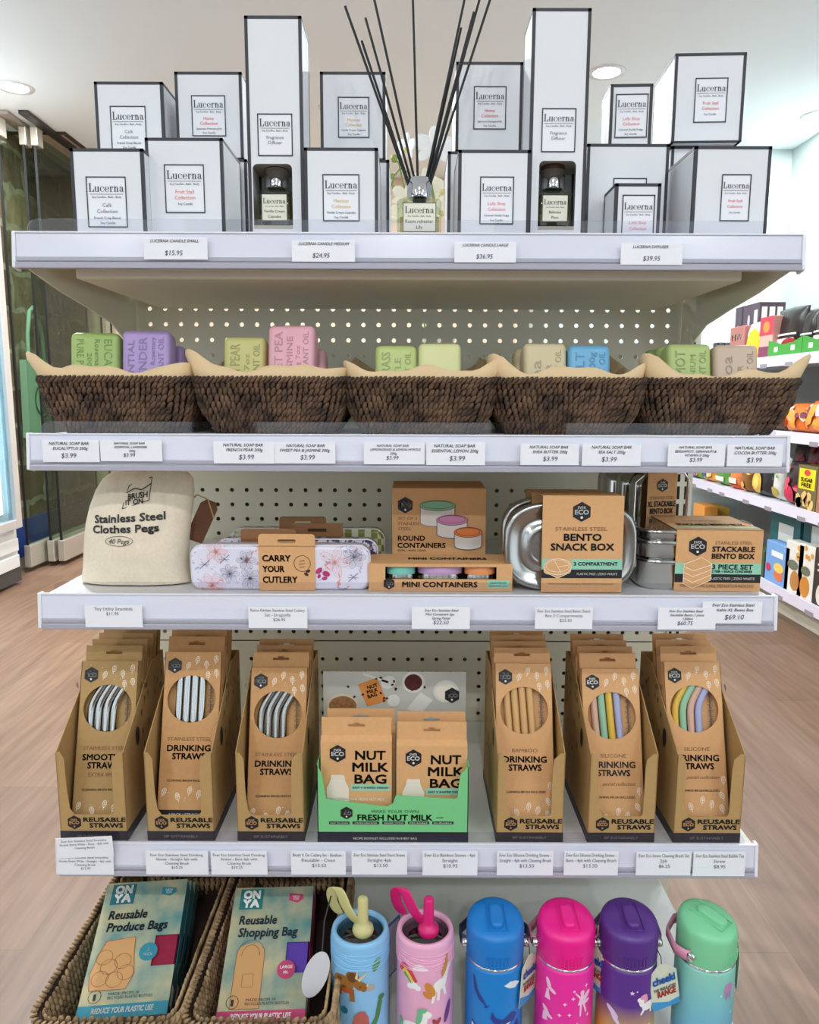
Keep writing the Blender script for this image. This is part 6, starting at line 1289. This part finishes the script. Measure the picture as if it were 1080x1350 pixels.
def pack(name, cat, label, x0, x1, yt, z, depth, c, accents=(), soft=False, group=None, dx=.02, txt=None, hh=None):
    yb, ya = span(x0, x1, z, dx); ya, yb = min(ya, yb), max(ya, yb); L = yb-ya; xm = (x0+x1)/2; t = (AX+dx-CX)/(xm-540); H = hh or CZ-t*(FPX*math.sin(TH)+(yt-675)*math.cos(TH))-z
    r = thing(name, label, cat, (AX+dx, (ya+yb)/2, z+.0008), (0, 0, -math.pi/2), group)   # local -Y faces the aisle, local +X runs to the viewer
    m = MB(); bm_ = mat('pack '+label[:22], c, .35 if soft else .5, nz=.25 if soft else 0, ns=30)
    if soft:
        NN, MM = 14, 12; vs = []
        for sgn in (-1, 1):
            for j in range(MM+1):
                t_ = j/MM
                for i in range(NN+1):
                    u = i/NN*2-1; th = depth/2*max(0, (1-abs(u)**3))**.6*max(0, (1-abs(2*t_-1)**3.5))**.7*(1.15-.4*t_); w_ = L/2*(1-.06*math.sin(math.pi*t_))
                    vs.append((u*w_+.004*math.sin(t_*9+u*3), depth/2+sgn*(th+.0015)+.004*noise.noise(Vector((u*3, t_*5, x0*.1))), t_*H*(1-.03*u*u)))
        K = (NN+1)*(MM+1); f = [(k*K+j*(NN+1)+i, k*K+j*(NN+1)+i+1, k*K+(j+1)*(NN+1)+i+1, k*K+(j+1)*(NN+1)+i) for k in (0,1) for j in range(MM) for i in range(NN)]
        edge = [j*(NN+1)+e for e in (0, NN) for j in range(MM)]
        for j in range(MM):
            for e in (0, NN): a = j*(NN+1)+e; f.append((a, a+NN+1, K+a+NN+1, K+a))
        for i in range(NN):
            for j in (0, MM): a = j*(NN+1)+i; f.append((a, a+1, K+a+1, K+a))
        m.add(vs, f, True); m.build('bag_body', bm_, r)
        fn = lambda p: Vector((p.x, depth/2-depth/2*max(0, (1-abs(min(1, abs(2*p.x/L)))**3))**.6*max(0, (1-abs(min(1, max(-1, 2*p.z/H-1)))**3.5))**.7*(1.15-.4*p.z/H)-.006+p.y*3, p.z))
    else:
        m.box(-L/2, L/2, 0, depth, 0, H); m.build('carton', bm_, r, .002, 1); fn = None
    for k, (cc, shp) in enumerate(accents):
        q = MB(); q.fn = fn
        yy = -.0008-.0005*k
        if shp[0] == 'e': (q.disc(shp[1]*L, shp[2]*H, shp[3]*L, shp[4]*H, yy, 16) if not fn else q.poly([(shp[1]*L+shp[3]*L*math.cos(2*math.pi*i/16), shp[2]*H+shp[4]*H*math.sin(2*math.pi*i/16)) for i in range(16)], yy, .03))
        elif shp[0] == 'r': q.poly([(shp[1]*L, shp[3]*H), (shp[2]*L, shp[3]*H), (shp[2]*L, shp[4]*H), (shp[1]*L, shp[4]*H)], yy, .03)
        elif shp[0] == 't': q.text(shp[1], shp[2]*L, shp[3]*H, shp[4]*H, yy, bold=.03, fitw=shp[5]*L)
        elif shp[0] == 'b':
            rn = random.Random(int(x0)+k)
            for _ in range(shp[1]): u, v = rn.uniform(-.4, .4)*L, rn.uniform(shp[2], shp[3])*H; q.poly([(u+shp[4]*L*rn.uniform(.7,1.2)*math.cos(i*.785), v+shp[4]*L*rn.uniform(.7,1.1)*math.sin(i*.785)) for i in range(8)], yy, .05)
        q.build('printed_%s' % (['patch','picture','lettering','motif','detail'][k % 5]), mat('pack print %d %d %d' % cc, cc, .5), r)
    return r
zt_ = ZA[3]
# top shelf
_pc = pack('snack_carton','carton','tall dark purple carton with white panels at the back of the top grocery shelf',965,996,402,zt_,.14,(84,66,82),[((226,220,226),('r',.3,.44,.62,.88)),((110,90,104),('r',-.5,.5,.0,.3)),((206,196,206),('e',.1,.72,.05,.1)),((40,32,40),('r',-.2,-.17,.1,1)),((196,186,200),('e',-.35,.6,.03,.08))],dx=.16)
_q = MB(); _L = max(v.co.x for v in _pc.children[0].data.vertices); _H = max(v.co.z for v in _pc.children[0].data.vertices); _q.M = Matrix.Translation((_L, 0, 0)) @ Matrix.Rotation(math.pi/2, 4, 'Z')
for _k in range(3): _q.rect(.012+.042*_k, .042+.042*_k, _H*.55, _H*.92, -.0008)
_q.build('printed_panel', wht, _pc)
pack('snack_carton','carton','pinkish brown carton with white lettering left of the yellow pouch',960,979,430,zt_,.09,(178,112,106),[((244,228,222),('t','MW',0,.7,.2,.7)),((90,80,52),('e',.1,.25,.3,.2))])
pack('snack_pouch','pouch','white and yellow pouch between the brown carton and the pink pack',978,999,424,zt_,.07,(240,236,224),[((240,190,30),('e',.12,.4,.34,.42)),((226,130,30),('r',-.42,-.25,.05,.4))],True)
pack('snack_carton','carton','red and pink fruit carton left of the dark snack bags',999,1016,417,zt_,.08,(236,170,160),[((226,52,76),('r',-.5,.5,.55,1)),((240,140,60),('e',0,.75,.25,.14)),((130,50,90),('r',-.5,.5,0,.28))])
for (x0, x1, yt, lb, hi) in ((1014,1052,404,'dark snack bag with red band, left one standing in the green tray',(170,30,46)), (1049,1070,406,'black snack bag squeezed between the two bigger dark snack bags',(60,40,44)), (1064,1102,398,'dark snack bag with orange chips at the right photo edge',(236,112,48))):
    pack('snack_bag','snack bag',lb,x0,x1,yt,zt_+.002,.08,(34,26,26),[((220,214,212),('r',-.36,.36,.42,.46)),((226,216,214),('r',-.3,.32,.24,.36)),(hi,('e',.2,.2,.25,.16))],True,'dark snack bags on the top grocery shelf',dx=.05)
for (x0, x1, lb) in ((1011,1056,'bright green cardboard tray under the left dark snack bags'), (1056,1104,'bright green cardboard tray at the right photo edge')):
    yb, ya = span(x0, x1, zt_, .012); ya, yb = min(ya,yb), max(ya,yb); L = yb-ya-.004; r = thing('snack_tray', lb, 'cardboard tray', (AX+.012, (ya+yb)/2, zt_+.0008), (0,0,-math.pi/2), 'green snack trays'); g = mat('lime tray card', (56, 156, 52), .5); H = .072
    MB().prism([(-L/2,0),(L/2,0),(L/2,H*1.1),(L*.25,H*.8),(-L*.1,H*.75),(-L*.35,H),(-L/2,H*1.1)], 0, .002).build('front_panel', g, r)
    MB().box(-L/2, -L/2+.002, .002, .16, 0, H).box(L/2-.002, L/2, .002, .16, 0, H).box(-L/2, L/2, .158, .16, 0, H).box(-L/2, L/2, .002, .16, 0, .001).build('walls', g, r)
    m = MB(); [m.rect(u*L-.018, u*L+.018, H*.3, H*.62) for u in (-.25, .25)]; m.build('white_badge', wht, r)
for k in range(3):
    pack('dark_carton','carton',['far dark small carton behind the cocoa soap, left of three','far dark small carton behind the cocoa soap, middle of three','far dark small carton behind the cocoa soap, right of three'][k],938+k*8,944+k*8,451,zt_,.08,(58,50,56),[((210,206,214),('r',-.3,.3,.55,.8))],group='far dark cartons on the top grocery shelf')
# second rung from top: orange bags
for (x0, x1, yt, lb) in ((1028,1058,530,'orange snack bag just right of the basket, left of two'), (1054,1092,526,'orange snack bag at the right photo edge')):
    pack('snack_bag','snack bag',lb,x0,x1,yt,ZA[2],.12,(240,124,42),[((226,206,210),('b',4,.5,.8,.1)),((250,160,60),('b',5,.1,.7,.13)),((120,52,80),('b',2,.5,.75,.07))],True,'orange snack bags')
for k in range(4):
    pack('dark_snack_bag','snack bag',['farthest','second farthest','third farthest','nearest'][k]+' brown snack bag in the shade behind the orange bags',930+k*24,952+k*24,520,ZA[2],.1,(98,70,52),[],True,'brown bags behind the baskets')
# pouches
PZ_ = ZA[1]
for (nme, lb, x0, x1, yt, c, acc, soft) in (
    ('candy_pouch','green and orange sweets pouch, farthest left under the rail',906,922,612,(116,156,62),[((238,150,60),('b',4,.2,.8,.14)),((60,80,170),('b',2,.2,.5,.14))],True),
    ('candy_pouch','orange and blue sweets pouch, second of the far row',922,939,610,(226,150,70),[((60,90,180),('b',3,.2,.5,.12)),((250,210,120),('b',3,.4,.9,.12))],True),
    ('candy_pouch','green and white sweets pouch, third of the far row',939,957,608,(96,160,70),[((240,240,230),('r',-.3,.3,.2,.4))],True),
    ('candy_pouch','salmon orange sweets pouch with white label',957,973,606,(236,140,76),[((244,230,220),('r',-.3,.3,.2,.4)),((220,80,50),('r',-.5,.5,0,.15))],True),
    ('candy_pouch','brown and gold sweets pouch left of the black and gold one',973,985,604,(150,100,46),[((226,190,110),('b',4,.1,.8,.15))],True),
    ('candy_pouch','black pouch with a round gold fruit picture',985,1014,602,(44,42,50),[((226,184,80),('e',-.05,.35,.22,.28)),((250,214,110),('e',-.05,.35,.12,.18)),((240,206,90),('r',-.2,.5,.75,.95))],True),
    ('candy_pouch','white pouch with green and gold motifs',1014,1027,600,(232,232,226),[((190,170,70),('e',0,.2,.3,.12)),((120,170,90),('b',4,.3,.9,.09))],True),
    ('candy_pouch','black pouch with crimson berries',1027,1050,606,(56,36,44),[((206,40,80),('e',.05,.25,.24,.2)),((220,70,100),('b',4,.35,.85,.12))],True),
    ('nut_carton','olive carton of almonds with a big yellow label',1049,1074,612,(110,104,56),[((240,220,30),('r',-.42,.42,.46,.93)),((220,60,50),('e',0,.84,.16,.07)),((226,190,120),('b',8,.08,.38,.17)),((60,70,30),('t','SUGAR',0,.68,.09,.6)),((60,70,30),('t','FREE',0,.56,.09,.5))],False),
    ('nut_carton','brown carton beside the yellow almond carton',1075,1100,612,(170,112,92),[((226,180,130),('e',0,.25,.35,.2))],False)):
    pack(nme,'sweets pouch' if soft else 'carton',lb,x0,x1,yt,PZ_,.1,c,acc,soft,'pouches on the second grocery shelf' if soft else None)
for k, (x0, x1, yt, c, lb) in enumerate(((1034,1056,560,(54,38,44),'dark pouch standing behind the crimson berry pouch'), (1052,1078,556,(110,40,54),'maroon pouch standing behind the almond carton'))):
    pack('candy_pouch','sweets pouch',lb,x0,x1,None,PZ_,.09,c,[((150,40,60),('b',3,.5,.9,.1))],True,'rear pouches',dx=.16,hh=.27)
# low shelf
BZ = ZA[0]
for (lb, x0, x1, yt, c, acc) in (
    ('pale blue biscuit carton with fruit pictures',1008,1038,714,(120,166,224),[((236,240,246),('r',-.25,.25,.66,.8)),((226,120,80),('e',.1,.24,.2,.14)),((240,206,110),('e',.1,.42,.22,.12)),((200,60,90),('e',-.35,.35,.1,.1))]),
    ('white carton with brown cups picture, left of two white ones',1033,1056,712,(232,228,220),[((190,130,70),('e',.1,.25,.25,.2)),((110,116,96),('e',-.05,.55,.3,.1)),((224,170,70),('b',3,.7,.95,.09))]),
    ('white carton with golden pieces picture, right of two white ones',1050,1070,716,(234,230,222),[((206,136,50),('e',0,.22,.32,.2)),((110,116,96),('e',0,.52,.3,.09)),((224,160,60),('b',4,.65,.95,.1))]),
    ('black carton with a pale oval at the right photo edge',1070,1096,722,(50,46,44),[((226,218,206),('e',-.1,.2,.2,.18)),((220,214,206),('r',-.3,.4,.6,.64)),((220,214,206),('r',-.3,.4,.7,.74))])):
    pack('biscuit_carton','carton',lb,x0,x1,yt,BZ,.06,c,acc,group='biscuit cartons on the lowest grocery shelf')
for (lb, x0, x1, hh, c) in (('orange carton at the far end of the lowest grocery shelf',912,926,.24,(226,150,60)), ('yellow carton behind the orange one, far end of the lowest shelf',924,942,.22,(216,170,60)), ('blue low carton in front of the yellow far carton',930,950,.15,(74,146,206)), ('long green carton right of the blue far carton',949,980,.14,(106,168,70)), ('dark green carton nearest of the far low row',979,1006,.13,(66,90,66))):
    pack('biscuit_carton','carton',lb,x0,x1,None,BZ,.08,c,[((236,226,200),('r',-.3,.3,.3,.5))],hh=hh,dx=.12 if lb.startswith('yellow') else .02)
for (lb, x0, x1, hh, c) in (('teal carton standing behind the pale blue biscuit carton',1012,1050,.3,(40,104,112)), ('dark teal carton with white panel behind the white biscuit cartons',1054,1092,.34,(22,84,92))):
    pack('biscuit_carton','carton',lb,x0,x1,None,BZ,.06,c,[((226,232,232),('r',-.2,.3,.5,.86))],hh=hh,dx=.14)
# green shopping bag seen through the glass doors
v = at(62, 500, 4.72); tb = thing('tote_bag', 'pale green tote bag hanging behind the glass doors on the left', 'bag', (-2.28, v.y, v.z-.35), (0, 0, math.pi/2))
tgm = mat('sage tote cloth', (150, 186, 160), .8)
MB().prism([(-.19,0),(.19,0),(.17,.46),(-.17,.46)], -.02, .02).build('bag_body', tgm, tb)
m = MB(); m.tube([(-.1,0,.45),(-.09,0,.62),(-.05,0,.75),(0,0,.78),(.05,0,.75),(.09,0,.62),(.1,0,.45)], .012, 6); m.build('handle', tgm, tb)
m = MB(); m.M = Matrix.Translation((0, -.022, 0)); m.ring(0, .22, .1, .1, .016, n=28); m.text('S', 0, .22, .09, bold=.02); m.build('emblem', mat('dark green emblem', (30, 96, 72), .6), tb)
bpy.context.view_layer.update()
